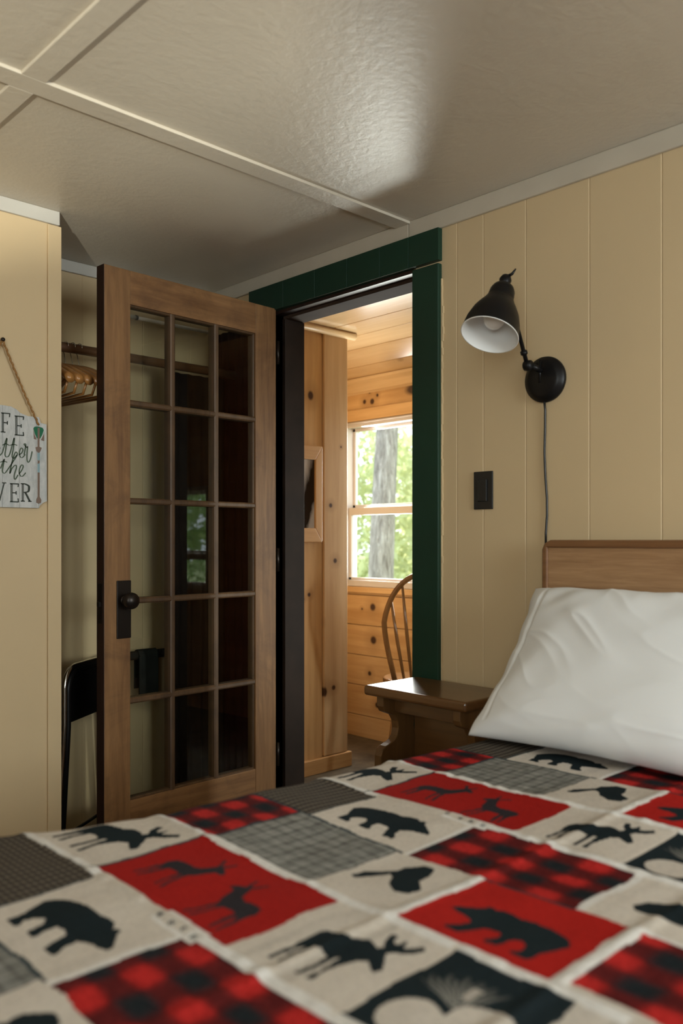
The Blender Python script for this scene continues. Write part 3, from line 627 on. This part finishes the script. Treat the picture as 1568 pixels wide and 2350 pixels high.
for kk in range(-2, 3):
    o = .575+kk*PER
    a0, a1, b1, c1 = o, o+.198, o+.388, o+PER
    # first column: moose / red with deer / moose / black sprig / cream
    solid(a0, a1, 1.122, 2, CW); animal(moose, a0+.015, a1-.02, 1.135, 1.315, BK)
    solid(a0, a1, .803, 1.122, RD*.95)
    animal(deer, a0+.035, a1-.035, .955, 1.085, BK*1.3+RD*.04); animal(deer, a0+.02, a1-.045, .835, .96, BK*1.3+RD*.04, True)
    streaks(a0, a1, .615, .803); animal(moose, a0+.022, a1-.018, .632, .772, BK)
    pine(a0, a1, .458, .615, o)
    streaks(a0, a1, .25, .458); animal(bear, a0+.02, a1-.02, .27, .44, BK); solid(a0, a1, -.1, .25, RD); animal(bear, a0+.03, a1-.03, .0, .2, BK); solid(a0, a1, -1, -.1, CW)
    # second column: buffalo plaid / grey grid / bird / red bear / plaid
    plaid(a1, b1, 1.112, 2, (.25, .1), .063, .088); weave(a1, b1, .882, 1.112, GR, 'grid'); solid(a1, b1, .732, .882, CW); animal(eagle, a1+.0, b1-.005, .735, .882, BK)
    solid(a1, b1, .498, .722, RD*1.15); animal(bear, a1+.018, b1-.03, .518, .700, BK*1.2, True); plaid(a1+.02, b1, .20, .484, (.1, .35), .075, .095); solid(a1, b1, -.1, .19, CW); animal(moose, a1+.02, b1-.02, -.08, .16, BK); weave(a1, b1, -1, -.1, DW, 'dot')
    # third column: dark dotted weave / bear / plaid / cream
    weave(b1, c1, 1.088, 2, DW*1.05, 'dot'); streaks(b1, c1, .866, 1.088, .12); animal(bear, b1+.014, c1-.02, .885, 1.07, BK)
    plaid(b1, c1, .575, .862, (.05, .6), .068, .090); streaks(b1, c1, .36, .575, .1); animal(moose2, b1+.02, c1-.03, .385, .545, BK); plaid(b1, c1, .0, .36, (.3, .1)); weave(b1, c1, -1, .0, GR, 'lin')
    # seams
    Lw = .0085
    for x, y0, y1, c, hw in ((a1, .618, 1.12, WH, Lw), (a0, .484, 1.12, WH, Lw), (a1, .40, .618, WH, Lw), (a0, 1.122, 2, WH, .006), (b1, .575, .72, BK*2, .002), (b1, .87, 1.112, BK*2.5, .003), (b1, 1.1, 2, BK*2.5, .003), (a1, 1.122, 2, WH*.9, .005), (b1, .2, .5, WH, .005), (a0, .84, .93, WH, .016), (a0, .862, 1.09, CW, .010)):
        k = (np.abs(U-x) < hw) & (V > y0) & (V < y1); col[k] = c
    for y, x0, x1, c, hw in ((1.120, a0, a1, BK*2.5, .003), (1.110, a1, b1, BK*2.5, .003), (1.088, b1, c1, BK*2.5, .0025), (.727, a1, b1, WH, .009), (.882, a1, b1, GR*.7, .0015), (.491, a1-.004, b1, WH, .010), (.615, a0, a1, CW*1.1, .003), (.864, b1, c1, WH, .005), (.573, b1, c1, WH, .006)):
        k = (np.abs(V-y) < hw) & (U > x0) & (U < x1); col[k] = c
    for i in range(4):           # little paw prints on the seam
        yy = .925-i*.0255; k = (np.abs(U-(a0-.004)) < .0045) & (np.abs(V-yy) < .0045) & (((U-a0)*7e2+(V-yy)*9e2) % 3 > .7); col[k] = BK*3
# fleece grain
col = col*(.90+.2*vnoise(S_*300, T_*300, 31)[..., None])
edge = 1.275-.045*np.clip((S_-.55)/1.05, -.3, 1)+.085*np.clip((.80-S_)/.30, 0, 1)**1.3           # long edge, bows out towards the foot
RQ = .085
def fold(u, e, R):
    d = u-e; ang = np.clip(d/R, 0, math.pi/2); x = np.where(d <= 0, u, e+R*np.sin(ang)); dz = np.where(d <= 0, 0, R*(1-np.cos(ang)))+np.maximum(0, d-R*math.pi/2)
    return x, dz
Y1, dz1 = fold(T_, edge-.02, RQ); Yn, dz2 = fold(-T_, .14+0*T_, RQ); Y1 = np.where(T_ < -.14, -Yn, Y1)
Xn, dz3 = fold(-S_, -.07+0*S_, RQ); X_ = np.where(S_ < .07, -Xn, S_)
Z_ = BT-np.minimum(np.maximum(np.maximum(dz1, dz2), dz3), .5)
flare = np.clip(dz1-.03, 0, 1)*.06+.010*np.sin(S_*17)*np.clip(dz1*4, 0, 1); Y1 = Y1+flare
Z_ = Z_+.010*(vnoise(S_*4.3+3, T_*4.3, 41)-.5)+.0045*(vnoise(S_*14, T_*14, 42)-.5)
# puckered seams
for kk in range(-2, 3):
    for x in (.575+kk*PER, .773+kk*PER): Z_ += (.0035*gauss(S_-x, .010)*(.4+1.2*vnoise(S_*6, T_*55, 50+kk)))
for y in (.727, .491): Z_ += .003*gauss(T_-y, .010)*(.4+1.2*vnoise(S_*55, T_*6, 60))
nS, nT = S_.shape; co = np.stack([X_, Y1, Z_], -1).reshape(-1, 3).astype(np.float32)
qc = Vector((1.0, .57, BT)); co -= np.array(qc, dtype=np.float32)
ii = (np.arange(nS-1)[:, None]*nT+np.arange(nT-1)[None]).ravel(); faces = np.stack([ii, ii+nT, ii+nT+1, ii+1], 1).astype(np.int32)
me = bpy.data.meshes.new('quilt'); me.vertices.add(len(co)); me.vertices.foreach_set('co', co.ravel()); me.loops.add(faces.size); me.loops.foreach_set('vertex_index', faces.ravel())
me.polygons.add(len(faces)); me.polygons.foreach_set('loop_start', np.arange(0, faces.size, 4, dtype=np.int32)); me.polygons.foreach_set('use_smooth', np.ones(len(faces), bool)); me.update()
ca = me.color_attributes.new('print', 'FLOAT_COLOR', 'POINT'); ca.data.foreach_set('color', np.concatenate([np.clip(col, 0, 1), np.ones((*S_.shape, 1))], -1).astype(np.float32).ravel())
m, nt, b, tc = newmat('quilt_fleece'); at = nt.nodes.new('ShaderNodeAttribute'); at.attribute_name = 'print'; nt.links.new(at.outputs['Color'], b.inputs['Base Color'])
b.inputs['Roughness'].default_value = 1; b.inputs['Specular IOR Level'].default_value = .03; 
bump(nt, b, noise(nt, tc.outputs['Object'], 260, 4), .5, .002)
me.materials.append(m); quilt = bpy.data.objects.new('quilt', me); COL.objects.link(quilt); quilt.location = qc
sol = quilt.modifiers.new('solid', 'SOLIDIFY'); sol.thickness = .006; sol.offset = -1
tag(quilt, 'red, black, grey and cream patchwork quilt with bears and moose covering the bed', 'quilt')

# --- pillow leaning on the headboard
def pillow():
    A = Vector((1.605, 0, .660)); B = Vector((1.975, 0, .992)); up = (B-A); H = up.length; up.normalize(); nrm = Vector((-up.z, 0, up.x))
    y0, y1 = .58, 1.277; n1_, n2_ = 220, 150; vs = []; fs = []; W = y1-y0
    pts = {}
    ga, gb = np.meshgrid(np.arange(n1_+1)/n1_, np.arange(n2_+1)/n2_, indexing='ij')
    def ridge(x, y, sd): return 1-np.abs(2*vnoise(x, y, sd)-1)
    ra = ga*.75+gb*.66; rb = -ga*.66+gb*.75
    warp = .5*vnoise(ga*4, gb*4, 70)
    crease = .006*ridge(ra*3.0+warp, rb*11+warp*3, 71)**3*(.25+.9*np.exp(-((ga-.8)/.25)**2)*np.exp(-((gb-.85)/.35)**2))
    crease += .006*ridge(ga*3+warp, gb*14, 72)**3*np.exp(-(gb/.14)**2)+.006*ridge(ga*14, gb*2+warp, 73)**2*np.exp(-((1-gb)/.12)**2)
    crease += .005*vnoise(ga*7, gb*5, 74)-.006*np.exp(-((ga-.925)/.008)**2)*(gb > .06)+.004*ridge(ga*26+gb*4, gb*3, 75)*np.exp(-((ga-.97)/.04)**2)
    def wr(a, b_):
        # creases: fan from the upper corner and soft long folds
        r = .0055*math.sin(a*23-b_*16+2*math.sin(a*6))*math.exp(-((1-b_)/.35)**2)*math.exp(-((a-.75)/.25)**2)
        r += .009*math.sin((a*1.1+b_*.7)*26+3*math.sin(b_*5))*math.exp(-((1-a)/.16)**2)*(.3+b_)
        r += .006*math.sin(a*34+5*b_)*math.exp(-((1-b_)/.10)**2)
        r += .003*math.sin(a*9-b_*7+1.3*math.sin(a*5))
        r += .007*math.sin((a*.8+b_*.6)*40)*math.exp(-(((a-.86)/.12)**2+((b_-.88)/.14)**2))
        r += .006*math.sin(b_*50+a*20)*math.exp(-((b_)/.10)**2)
        return r
    for side in (1, -1):
        for i in range(n1_+1):
            for k in range(n2_+1):
                a = i/n1_; b_ = k/n2_                        # a along y (0 = right end), b up
                ea = 1-abs(2*a-1)**3.2; eb = 1-abs(2*b_-1)**2.6
                th = .095*max(ea, 0)**.5*max(eb, 0)**.55
                # dog-eared corners: edges pull in between corners
                yy = y0+W*a; pull = .014*math.sin(math.pi*b_); yy += (-pull if a > .5 else pull)*abs(2*a-1)**3
                if a > .5: yy += (.030*b_-.030*(1-b_))*(2*a-1)**2
                hh = H*b_; ph = .016*math.sin(math.pi*a); hh += (-ph if b_ > .5 else ph)*abs(2*b_-1)**3
                # the pillow slumps: the leaning line bows
                lean = -.030*math.sin(math.pi*b_)
                p = Vector((A.x, yy, A.z))+up*hh+nrm*(lean+side*th*(1.0 if side > 0 else .55))+nrm*((wr(a, b_)*.5+crease[i, k]) if side > 0 else 0)*min(1, 14*th)
                if a > .93: p += nrm*.006*math.sin(b_*30)*((a-.93)/.07)*.6
                if b_ < .08 and side > 0: p.z -= .0
                p.z = max(p.z, BT+.004)
                vs.append(p)
    N = (n1_+1)*(n2_+1)
    for s_ in (0, 1):
        for i in range(n1_):
            for k in range(n2_):
                q = s_*N+i*(n2_+1)+k; f = (q, q+1, q+n2_+2, q+n2_+1); fs.append(f if s_ else f[::-1])
    mb = MB(); mb.add(vs, fs, True); return mb
po = pillow().build('pillow', M['pillow'], origin=(1.7, .95, BT))
tag(po, 'plump white pillow leaning against the headboard', 'pillow')
me = po.data; bm = bmesh.new(); bm.from_mesh(me); bmesh.ops.remove_doubles(bm, verts=bm.verts, dist=.0004); bmesh.ops.recalc_face_normals(bm, faces=bm.faces); bm.to_mesh(me); bm.free()

# ------------------------------------------------------------------ pine porch beyond the doorway
def kw(x, y, z, r, st=(1,1,1)): return (x, y, z, r, st)
kl = [kw(2.71, 3.05, 2.003-.19, .022, (1, 1, .8)), kw(2.655, 3.05, 1.81, .011), kw(2.66, 3.05, 1.53, .006), kw(2.70, 3.05, .86, .012), kw(2.665, 3.05, .84, .008), kw(2.66, 3.05, 1.15, .006)]
M['pine_v'] = wood('pine_boards_upright', P1, P2, 'z', 22, .35, .25, kl)
kw2 = [kw(3.43, 3.335, .745, .026), kw(3.43, 3.33, .56, .028), kw(3.43, 3.36, .37, .016), kw(3.43, 3.40, 1.905, .016), kw(3.43, 3.34, 1.90, .02), kw(3.43, 3.36, 1.955, .011), kw(3.43, 3.30, 1.93, .011), kw(3.43, 3.02, 1.93, .05, (1, .6, 1.3)), kw(3.43, 3.2, 1.84, .02, (1, .7, 1.4)), kw(3.43, 3.12, 1.835, .018), kw(3.43, 3.42, .73, .008), kw(3.43, 3.08, .39, .01), kw(3.43, 3.3, .20, .02)]
M['pine_h'] = wood('pine_boards_level', P1, P2, 'y', 22, .35, .25, kw2)
kc = [kw(2.83, 3.05, 1.29, .014), kw(2.86, 3.05, 1.02, .015), kw(2.765, 3.05, .72, .013), kw(2.85, 3.05, .40, .015), kw(2.79, 3.05, .385, .02, (1, 1, .7)), kw(2.90, 3.05, 1.58, .006)]
M['pine_c'] = wood('pine_corner_board', (.46, .275, .13), (.66, .45, .245), 'z', 22, .35, .25, kc)
M['pine_ceil'] = wood('pine_ceiling_boards', (.54, .36, .18), (.72, .52, .30), 'y', 18, .22, .5, [kw(3.0, 3.05, 2.15, .012), kw(3.33, 3.05, 2.06, .03, (1,.6,1))])
mb = MB(); xs = [2.235, 2.42, 2.60, 2.786]
for i in range(3): mb.box(xs[i]+.0015, xs[i+1]-.0015, 3.05, 3.07, 0, 2.16)
mb.box(2.235, 2.93, 3.07, 4.4, 0, 2.16)
struct(mb.build('wall_porch_left', M['pine_v'], bevel=.002))
struct(box(2.788, 2.945, 3.038, 3.07, .075, 2.15).box(2.93, 2.95, 3.07, 4.4, 0, 2.15).build('trim_16', M['pine_c'], bevel=.003))
struct(box(2.235, 2.965, 3.026, 3.05, 0, .072).build('baseboard_porch', M['frame_h'], bevel=.004))
mb = MB(); mb.tube([(2.235, 3.034, 2.137), (2.985, 3.030, 2.137)], .020, 16); struct(mb.build('trim_17', M['dowel']))
# window wall: level boards with two openings
WX = 3.43
wins = [(2.72, 3.575, CH-.262, CH+.678), (-.22, .60, CH-.33, CH+.36)]
mb = MB(); z = -.045; rows = []
while z < 2.0:
    rows.append((z, min(z+.171, 2.01))); z += .171
for z0, z1 in rows:
    z0_ = max(z0, 0)
    segs = [(-1.6, 4.4, z0_, z1)]
    for (a, b_, c, d) in wins:
        ns_ = []
        for (y0, y1, q0, q1) in segs:
            if y1 <= a or y0 >= b_ or q1 <= c or q0 >= d: ns_.append((y0, y1, q0, q1)); continue
            if y0 < a: ns_.append((y0, a, q0, q1))
            if y1 > b_: ns_.append((b_, y1, q0, q1))
            if q0 < c: ns_.append((max(y0, a), min(y1, b_), q0, c))
            if q1 > d: ns_.append((max(y0, a), min(y1, b_), d, q1))
        segs = ns_
    for (y0, y1, q0, q1) in segs:
        if q1-q0 > .004: mb.box(WX+.02, WX+.10, y0, y1, q0, q1).box(WX, WX+.0199, y0, y1, q0+(.0018 if abs(q0-z0_) < 1e-6 else 0), q1-(.0018 if abs(q1-z1) < 1e-6 else 0))
struct(mb.build('wall_porch_window', M['pine_h'], bevel=.0015))
def pwindow(i, y0, y1, z0, z1, meet):
    o = bpy.data.objects.new('window_%d' % i, None); COL.objects.link(o); o.location = (WX, (y0+y1)/2, z0); o['kind'] = 'structure'
    f = MB(); e = .035
    f.box(WX-.004, WX+.08, y0, y0+e, z0, z1).box(WX-.004, WX+.08, y1-e, y1, z0, z1).box(WX-.004, WX+.08, y0+e, y1-e, z1-e*.9, z1).box(WX-.008, WX+.08, y0+e, y1-e, z0, z0+e)
    f.box(WX-.014, WX-.004, y0, y1, z1-.012, z1-.004)
    f.build('window_frame', M['vinyl'], o, bevel=.002)
    s_ = MB(); e2 = .02; a, b_ = y0+e, y1-e
    s_.box(WX+.045, WX+.065, a, b_, meet+.012, meet+.03).box(WX+.045, WX+.065, a, a+e2, meet, z1-e*.9).box(WX+.045, WX+.065, b_-e2, b_, meet, z1-e*.9).box(WX+.045, WX+.065, a, b_, z1-e*.9-.018, z1-e*.9)
    s_.build('upper_sash', M['vinyl'], o, bevel=.0015)
    s2 = MB().box(WX+.012, WX+.035, a, b_, meet-.03, meet+.012).box(WX+.012, WX+.035, a, a+e2, z0+e, meet-.03).box(WX+.012, WX+.035, b_-e2, b_, z0+e, meet-.03).box(WX+.012, WX+.035, a, b_, z0+e, z0+e+.014)
    s2.build('lower_sash', M['vinyl'], o, bevel=.0015)
    g = MB().add([(WX+.055, a, meet), (WX+.055, b_, meet), (WX+.055, b_, z1), (WX+.055, a, z1)], [(0,1,2,3)]).add([(WX+.024, a, z0), (WX+.024, b_, z0), (WX+.024, b_, meet), (WX+.024, a, meet)], [(0,1,2,3)])
    g.build('glass', M['wglass'], o)
    tr = MB().box(WX-.02, WX, y0-.07, y1+.07, z0-.034, z0-.002).box(WX-.014, WX, y0-.07, y0-.002, z0, z1).box(WX-.014, WX, y1+.002, y1+.07, z0, z1).box(WX-.014, WX, y0-.07, y1+.07, z1+.001, z1+.066)
    tr.build('window_casing', M['pine_h'], o, bevel=.003)
    return o
pwindow(1, *wins[0], CH+.175); pwindow(2, *wins[1], CH-.10)
# porch ceiling: flat boards, a sloping cove and a crown board
mb = MB(); xs = [2.225, 2.44, 2.635, 2.83, 3.02, 3.23]
for i in range(5): mb.box(xs[i]+.0018, xs[i+1]-.0018, -1.6, 4.4, 2.150, 2.17)
mb.box(2.225, 3.6, -1.6, 4.4, 2.172, 2.2)
def slab(x0, z0, x1, z1, t=.016):
    mb.prism([(x0, z0), (x1, z1), (x1+.004, z1+t), (x0+.004, z0+t)], -1.6, 4.4, lambda x, z, h: (x, h, z))
slab(3.232, 2.149, 3.34, 2.085); slab(3.342, 2.082, 3.43, 2.012)
struct(mb.build('ceiling_porch', M['pine_ceil'], bevel=.002))
struct(MB().prism([(3.43, 2.035), (3.385, 2.035), (3.39, 2.02), (3.408, 2.0), (3.408, 1.962), (3.43, 1.95)], -1.6, 4.4, lambda x, z, h: (x, h, z)).build('trim_18', M['pine_ceil'], bevel=.002))
struct(box(2.16, 3.53, -1.72, 4.5, -.06, 0).build('floor_porch', M['porchfloor']))
struct(box(2.225, 3.53, 4.4, 4.5, 0, 2.2).build('wall_porch_back', M['pine_v'])); struct(box(2.225, 3.53, -1.72, -1.6, 0, 2.2).build('wall_porch_front', M['pine_v']))
struct(box(2.2205, 2.232, -1.6, 1.84, 0, 2.16).box(2.2205, 2.232, 2.601, 3.04, 0, 2.16).box(2.2205, 2.232, 1.84, 2.60, 2.01, 2.16).build('wall_porch_right', M['pine_v']))
struct(box(-1.8, 3.65, -2.1, 4.6, 2.222, 2.32).build('roof', M['siding']))

# picture hanging on the pine wall
pf = thing('picture_frame', (2.57, 3.05, 1.12), 'pine-framed black and white photograph hanging on the pine wall beyond the doorway', 'picture')
fx0, fx1, fz0, fz1 = 2.43, 2.770, CH+.003-.012, CH+.452; fw = .045; fh = .067
def mitre(pts, name, mat):
    mb = MB(); mb.prism(pts, 3.030, 3.0495, lambda x, z, h: (x, h, z)); return mb.build(name, mat, pf, bevel=.003)
mitre([(fx1, fz0), (fx1, fz1), (fx1-fw, fz1-fh), (fx1-fw, fz0+fh)], 'frame_side', M['frame']); mitre([(fx0, fz0), (fx0+fw, fz0+fh), (fx0+fw, fz1-fh), (fx0, fz1)], 'frame_side', M['frame'])
mitre([(fx0, fz1), (fx0+fw, fz1-fh), (fx1-fw, fz1-fh), (fx1, fz1)], 'frame_rail', M['frame_h']); mitre([(fx0, fz0), (fx1, fz0), (fx1-fw, fz0+fh), (fx0+fw, fz0+fh)], 'frame_rail', M['frame_h'])
m, nt, b, tc = newmat('monochrome_photo')
sep = nt.nodes.new('ShaderNodeSeparateXYZ'); nt.links.new(tc.outputs['Object'], sep.inputs[0])
# a dark diagonal mass between pale ground and pale sky
w1 = nt.nodes.new('ShaderNodeMath'); w1.operation = 'MULTIPLY_ADD'; w1.inputs[1].default_value = -2.5; nt.links.new(sep.outputs[0], w1.inputs[0]); nt.links.new(sep.outputs[2], w1.inputs[2])
nz_ = noise(nt, mapping(nt, tc.outputs['Object'], (18, 1, 3)), 2.2, 5, .6, .5)
ad = nt.nodes.new('ShaderNodeMath'); ad.operation = 'MULTIPLY_ADD'; ad.inputs[1].default_value = .16; nt.links.new(nz_, ad.inputs[0]); nt.links.new(w1.outputs[0], ad.inputs[2])
mr = nt.nodes.new('ShaderNodeMapRange'); nt.links.new(ad.outputs[0], mr.inputs[0]); mr.inputs[1].default_value = -.27; mr.inputs[2].default_value = .21
nt.links.new(ramp(nt, mr.outputs[0], [(0, (.48, .47, .46)), (.22, (.42, .41, .40)), (.32, (.01, .01, .01)), (.70, (.008, .008, .008)), (.84, (.30, .29, .29)), (1, (.55, .53, .52))]), b.inputs['Base Color']); b.inputs['Roughness'].default_value = .15
box(fx0+fw-.004, fx1-fw+.004, 3.040, 3.046, fz0+fh-.004, fz1-fh+.004).build('photo', m, pf)

# bow-back chair in the porch
wc = thing('windsor_chair', (3.10, 2.40, 0), 'glossy wooden bow-back chair seen past the green door casing', 'chair')
cc = Vector((2.985, 2.56)); rt = Vector((-.62, .785)).normalized(); fw_ = Vector((-rt.y, rt.x))*-1   # rt: along the back towards the photo's left
if fw_.dot(Vector((1, 0))) < 0: fw_ = -fw_
def C(s, z, d=0): q = cc+rt*s+fw_*d; return (q.x, q.y, z)
bow = []
for i in range(33):
    t = math.pi*i/32; s_ = -.205*math.cos(t); zz = .47+.50*math.sin(t)**.62
    s_ = s_*(1 if zz > .75 else (.70+.30*(zz-.47)/.28)); bow.append(C(s_, zz, -.11*(zz-.47)/.5))
MB().tube(bow, .0125, 12).build('bow', M['chairwood'], wc)
for s_ in (-.135, -.09, -.045, 0, .045, .09, .135):
    zt = .47+.50*math.sin(math.acos(max(-1, min(1, -s_*1.15/.205))))**.62
    MB().tube([C(s_*.72, .455, 0), C(s_*.95, .455+(zt-.455)*.5, -.05), C(s_*1.15, zt-.004, -.11*(zt-.47)/.5)], [.0065, .0085, .0055], 10).build('spindle', M['chairwood'], wc)
mb = MB(); pr = [(.205*math.cos(t)*(1+.05*math.cos(2*t)), .20*math.sin(t)) for t in [2*math.pi*i/40 for i in range(40)]]
mb.prism([(a, b_+.17) for a, b_ in pr], .435, .465, lambda a, b_, h: C(a, h, b_)); mb.build('seat', M['chairwood'], wc, bevel=.008, seg=3)
for sx, dy in ((-1, .03), (1, .03), (-1, .31), (1, .31)):
    MB().tube([C(sx*.12, .44, dy+(.01 if dy < .1 else -.01)), C(sx*.145, .30, dy), C(sx*.165, .15, dy-(.02 if dy < .1 else -.02)), C(sx*.18, .0, dy-(.04 if dy < .1 else -.04))], [.014, .018, .016, .010], 12).build('leg', M['chairwood'], wc)
for sx in (-1, 1): MB().tube([C(sx*.16, .18, 0.01), C(sx*.16, .18, .33)], .009, 10).build('stretcher', M['chairwood'], wc)
MB().tube([C(-.16, .18, .17), C(.16, .18, .17)], .009, 10).build('stretcher', M['chairwood'], wc)

# bedroom windows (beside and behind the camera)
def bwindow(i, ax_, p, a0, a1, z0, z1):
    o = bpy.data.objects.new('window_%d' % i, None); COL.objects.link(o); o['kind'] = 'structure'
    o.location = (p, (a0+a1)/2, z0) if ax_ == 'x' else ((a0+a1)/2, p, z0)
    f = MB(); e = .03
    def bx(u0, u1, q0, q1, d0, d1): (f.box(p+d0, p+d1, u0, u1, q0, q1) if ax_ == 'x' else f.box(u0, u1, p+d0, p+d1, q0, q1))
    bx(a0, a0+e, z0, z1, -.06, .01); bx(a1-e, a1, z0, z1, -.06, .01); bx(a0+e, a1-e, z1-e, z1, -.06, .01); bx(a0+e, a1-e, z0, z0+e, -.06, .01)
    f.build('window_frame', M['vinyl'], o)
    q = [(a0, z0), (a1, z0), (a1, z1), (a0, z1)]; mbg = MB().add([(p-.03, a, z) if ax_ == 'x' else (a, p-.03, z) for a, z in q], [(0,1,2,3)]); mbg.build('glass', M['wglass'], o)
bwindow(3, 'x', -1.6, -1.556, -.15, .9, 2.0); bwindow(4, 'y', -1.62, .72, 1.88, 1.0, 2.02)

# ------------------------------------------------------------------ the yard
struct(box(3.75, 70, -45, 60, -.45, -.4).build('ground', M['grass']))
m, nt, b, tc = newmat('bark'); M['bark'] = m
nb = noise(nt, mapping(nt, tc.outputs['Object'], (1, 1, .22)), 26, 6, .7, .6)
nt.links.new(ramp(nt, nb, [(.3, (.11, .095, .085)), (.55, (.30, .28, .26)), (.75, (.50, .49, .47))]), b.inputs['Base Color']); b.inputs['Roughness'].default_value = .9; bump(nt, b, nb, 1, .03)
def leafmat(name, c):
    m, nt, b, tc = newmat(name)
    nt.links.new(ramp(nt, noise(nt, tc.outputs['Object'], 2.5, 3), [(.3, tuple(x*.6 for x in c)), (.7, c)]), b.inputs['Base Color']); b.inputs['Roughness'].default_value = .5
    tl = nt.nodes.new('ShaderNodeBsdfTranslucent'); tl.inputs[0].default_value = (c[0]*1.35, c[1]*1.25, c[2]*1.0, 1); mx = nt.nodes.new('ShaderNodeMixShader'); mx.inputs[0].default_value = .5
    nt.links.new(b.outputs[0], mx.inputs[1]); nt.links.new(tl.outputs[0], mx.inputs[2]); nt.links.new(mx.outputs[0], nt.nodes['Material Output'].inputs[0]); return m
LM = [leafmat('leaf_a', (.54, .60, .40)), leafmat('leaf_b', (.46, .60, .36)), leafmat('leaf_c', (.66, .69, .48))]
def leaves(root, clumps, n, size, mat, seed):
    r = np.random.default_rng(seed); vs = []; fs = []
    for i in range(n):
        cx, cy, cz, rx, rz = clumps[i % len(clumps)]
        d = r.normal(size=3); d /= np.linalg.norm(d); q = r.random()**.4
        c = np.array([cx+d[0]*rx*q, cy+d[1]*rx*q, cz+d[2]*rz*q]); a = r.normal(size=3); a /= np.linalg.norm(a); b_ = np.cross(a, r.normal(size=3)); b_ /= np.linalg.norm(b_)
        s_ = size*(.6+.8*r.random()); k = len(vs); vs += [c-a*s_, c-b_*s_*.45, c+a*s_, c+b_*s_*.45]; fs.append((k, k+1, k+2, k+3))
    return MB().add(vs, fs).build('foliage', mat, root)
def tree(name, x, y, r0, h, lean, clumps, n, size, mi, label, group, seed):
    t = thing(name, (x, y, -.4), label, 'tree', group)
    pts = [(x+lean[0]*k/8+.03*math.sin(k*1.9), y+lean[1]*k/8+.03*math.cos(k*1.3), -.42+h*k/8) for k in range(9)]
    tr = MB().tube(pts, [r0*(1.25-.55*k/8) if k else r0*1.5 for k in range(9)], 18).build('trunk', M['bark'], t)
    br = MB(); rnd = random.Random(seed)
    for k in range(5):
        b0 = Vector(pts[4+k % 4]); an = rnd.random()*6.28; e = b0+Vector((math.cos(an)*1.2, math.sin(an)*1.2, .7)); br.tube([b0, b0.lerp(e, .5)+Vector((0, 0, .15)), e], [r0*.4, r0*.25, r0*.12], 8)
    br.build('branches', M['bark'], t); leaves(t, clumps, n, size, LM[mi], seed); return t
tree('shade_tree', 5.795, 5.605, .108, 5.2, (.18, -.12), [(6.2, 5.6, 4.0, 1.6, .9), (5.2, 6.4, 4.3, 1.3, .8)], 1500, .07, 0, 'grey-barked tree trunk close outside the porch window', None, 11)
tree('leafy_tree', 9.6, 10.3, .10, 4.2, (.3, .2), [(9.3, 9.9, 2.9, 1.7, 1.3), (10.4, 8.9, 1.7, 1.4, 1.1), (9.2, 9.4, .5, 1.4, .9)], 6200, .085, 0, 'leafy green tree behind the grey trunk, seen at the left of the porch window', 'leafy trees in the yard', 12)
tree('leafy_tree', 14.8, 11.6, .12, 4.6, (-.2, .3), [(14.6, 11.9, 2.4, 2.1, 1.7), (14.9, 10.6, 3.6, 1.6, 1.3), (14.2, 11.4, .5, 1.9, 1.0)], 8200, .10, 2, 'yellow-green leafy tree right of the grey trunk through the porch window', 'leafy trees in the yard', 13)
tree('leafy_tree', 8.4, -6.3, .16, 5.0, (.2, .2), [(8.6, -6.6, 2.6, 2.4, 1.6), (10.4, -5.2, 1.4, 2.4, 1.6), (7.0, -6.8, 1.0, 2.0, 1.4)], 6500, .12, 1, 'dark green tree mirrored in the door glass', 'leafy trees in the yard', 14)
bsh = thing('bush', (10.6, 6.6, -.4), 'low bush on the grass right of the grey trunk', 'bush'); leaves(bsh, [(10.6, 6.6, .25, .9, .65), (11.2, 7.0, .1, .7, .5)], 1800, .06, LM[1], 16)
shd = thing('shed', (9.6, 12.9, -.4), 'white sided shed behind the trees outside the porch window', 'shed')
mb = MB()
for i in range(18): mb.box(8.6, 11.2, 12.4-.01*(i % 2), 14.0, -.4+i*.15, -.4+(i+1)*.15-.008)
mb.build('siding', M['siding'], shd)
MB().prism([(8.4, 2.3), (11.4, 2.3), (9.9, 3.1)], 12.2, 14.2, lambda x, z, h: (x, h, z)).build('shed_roof', M['trimgrey'], shd)
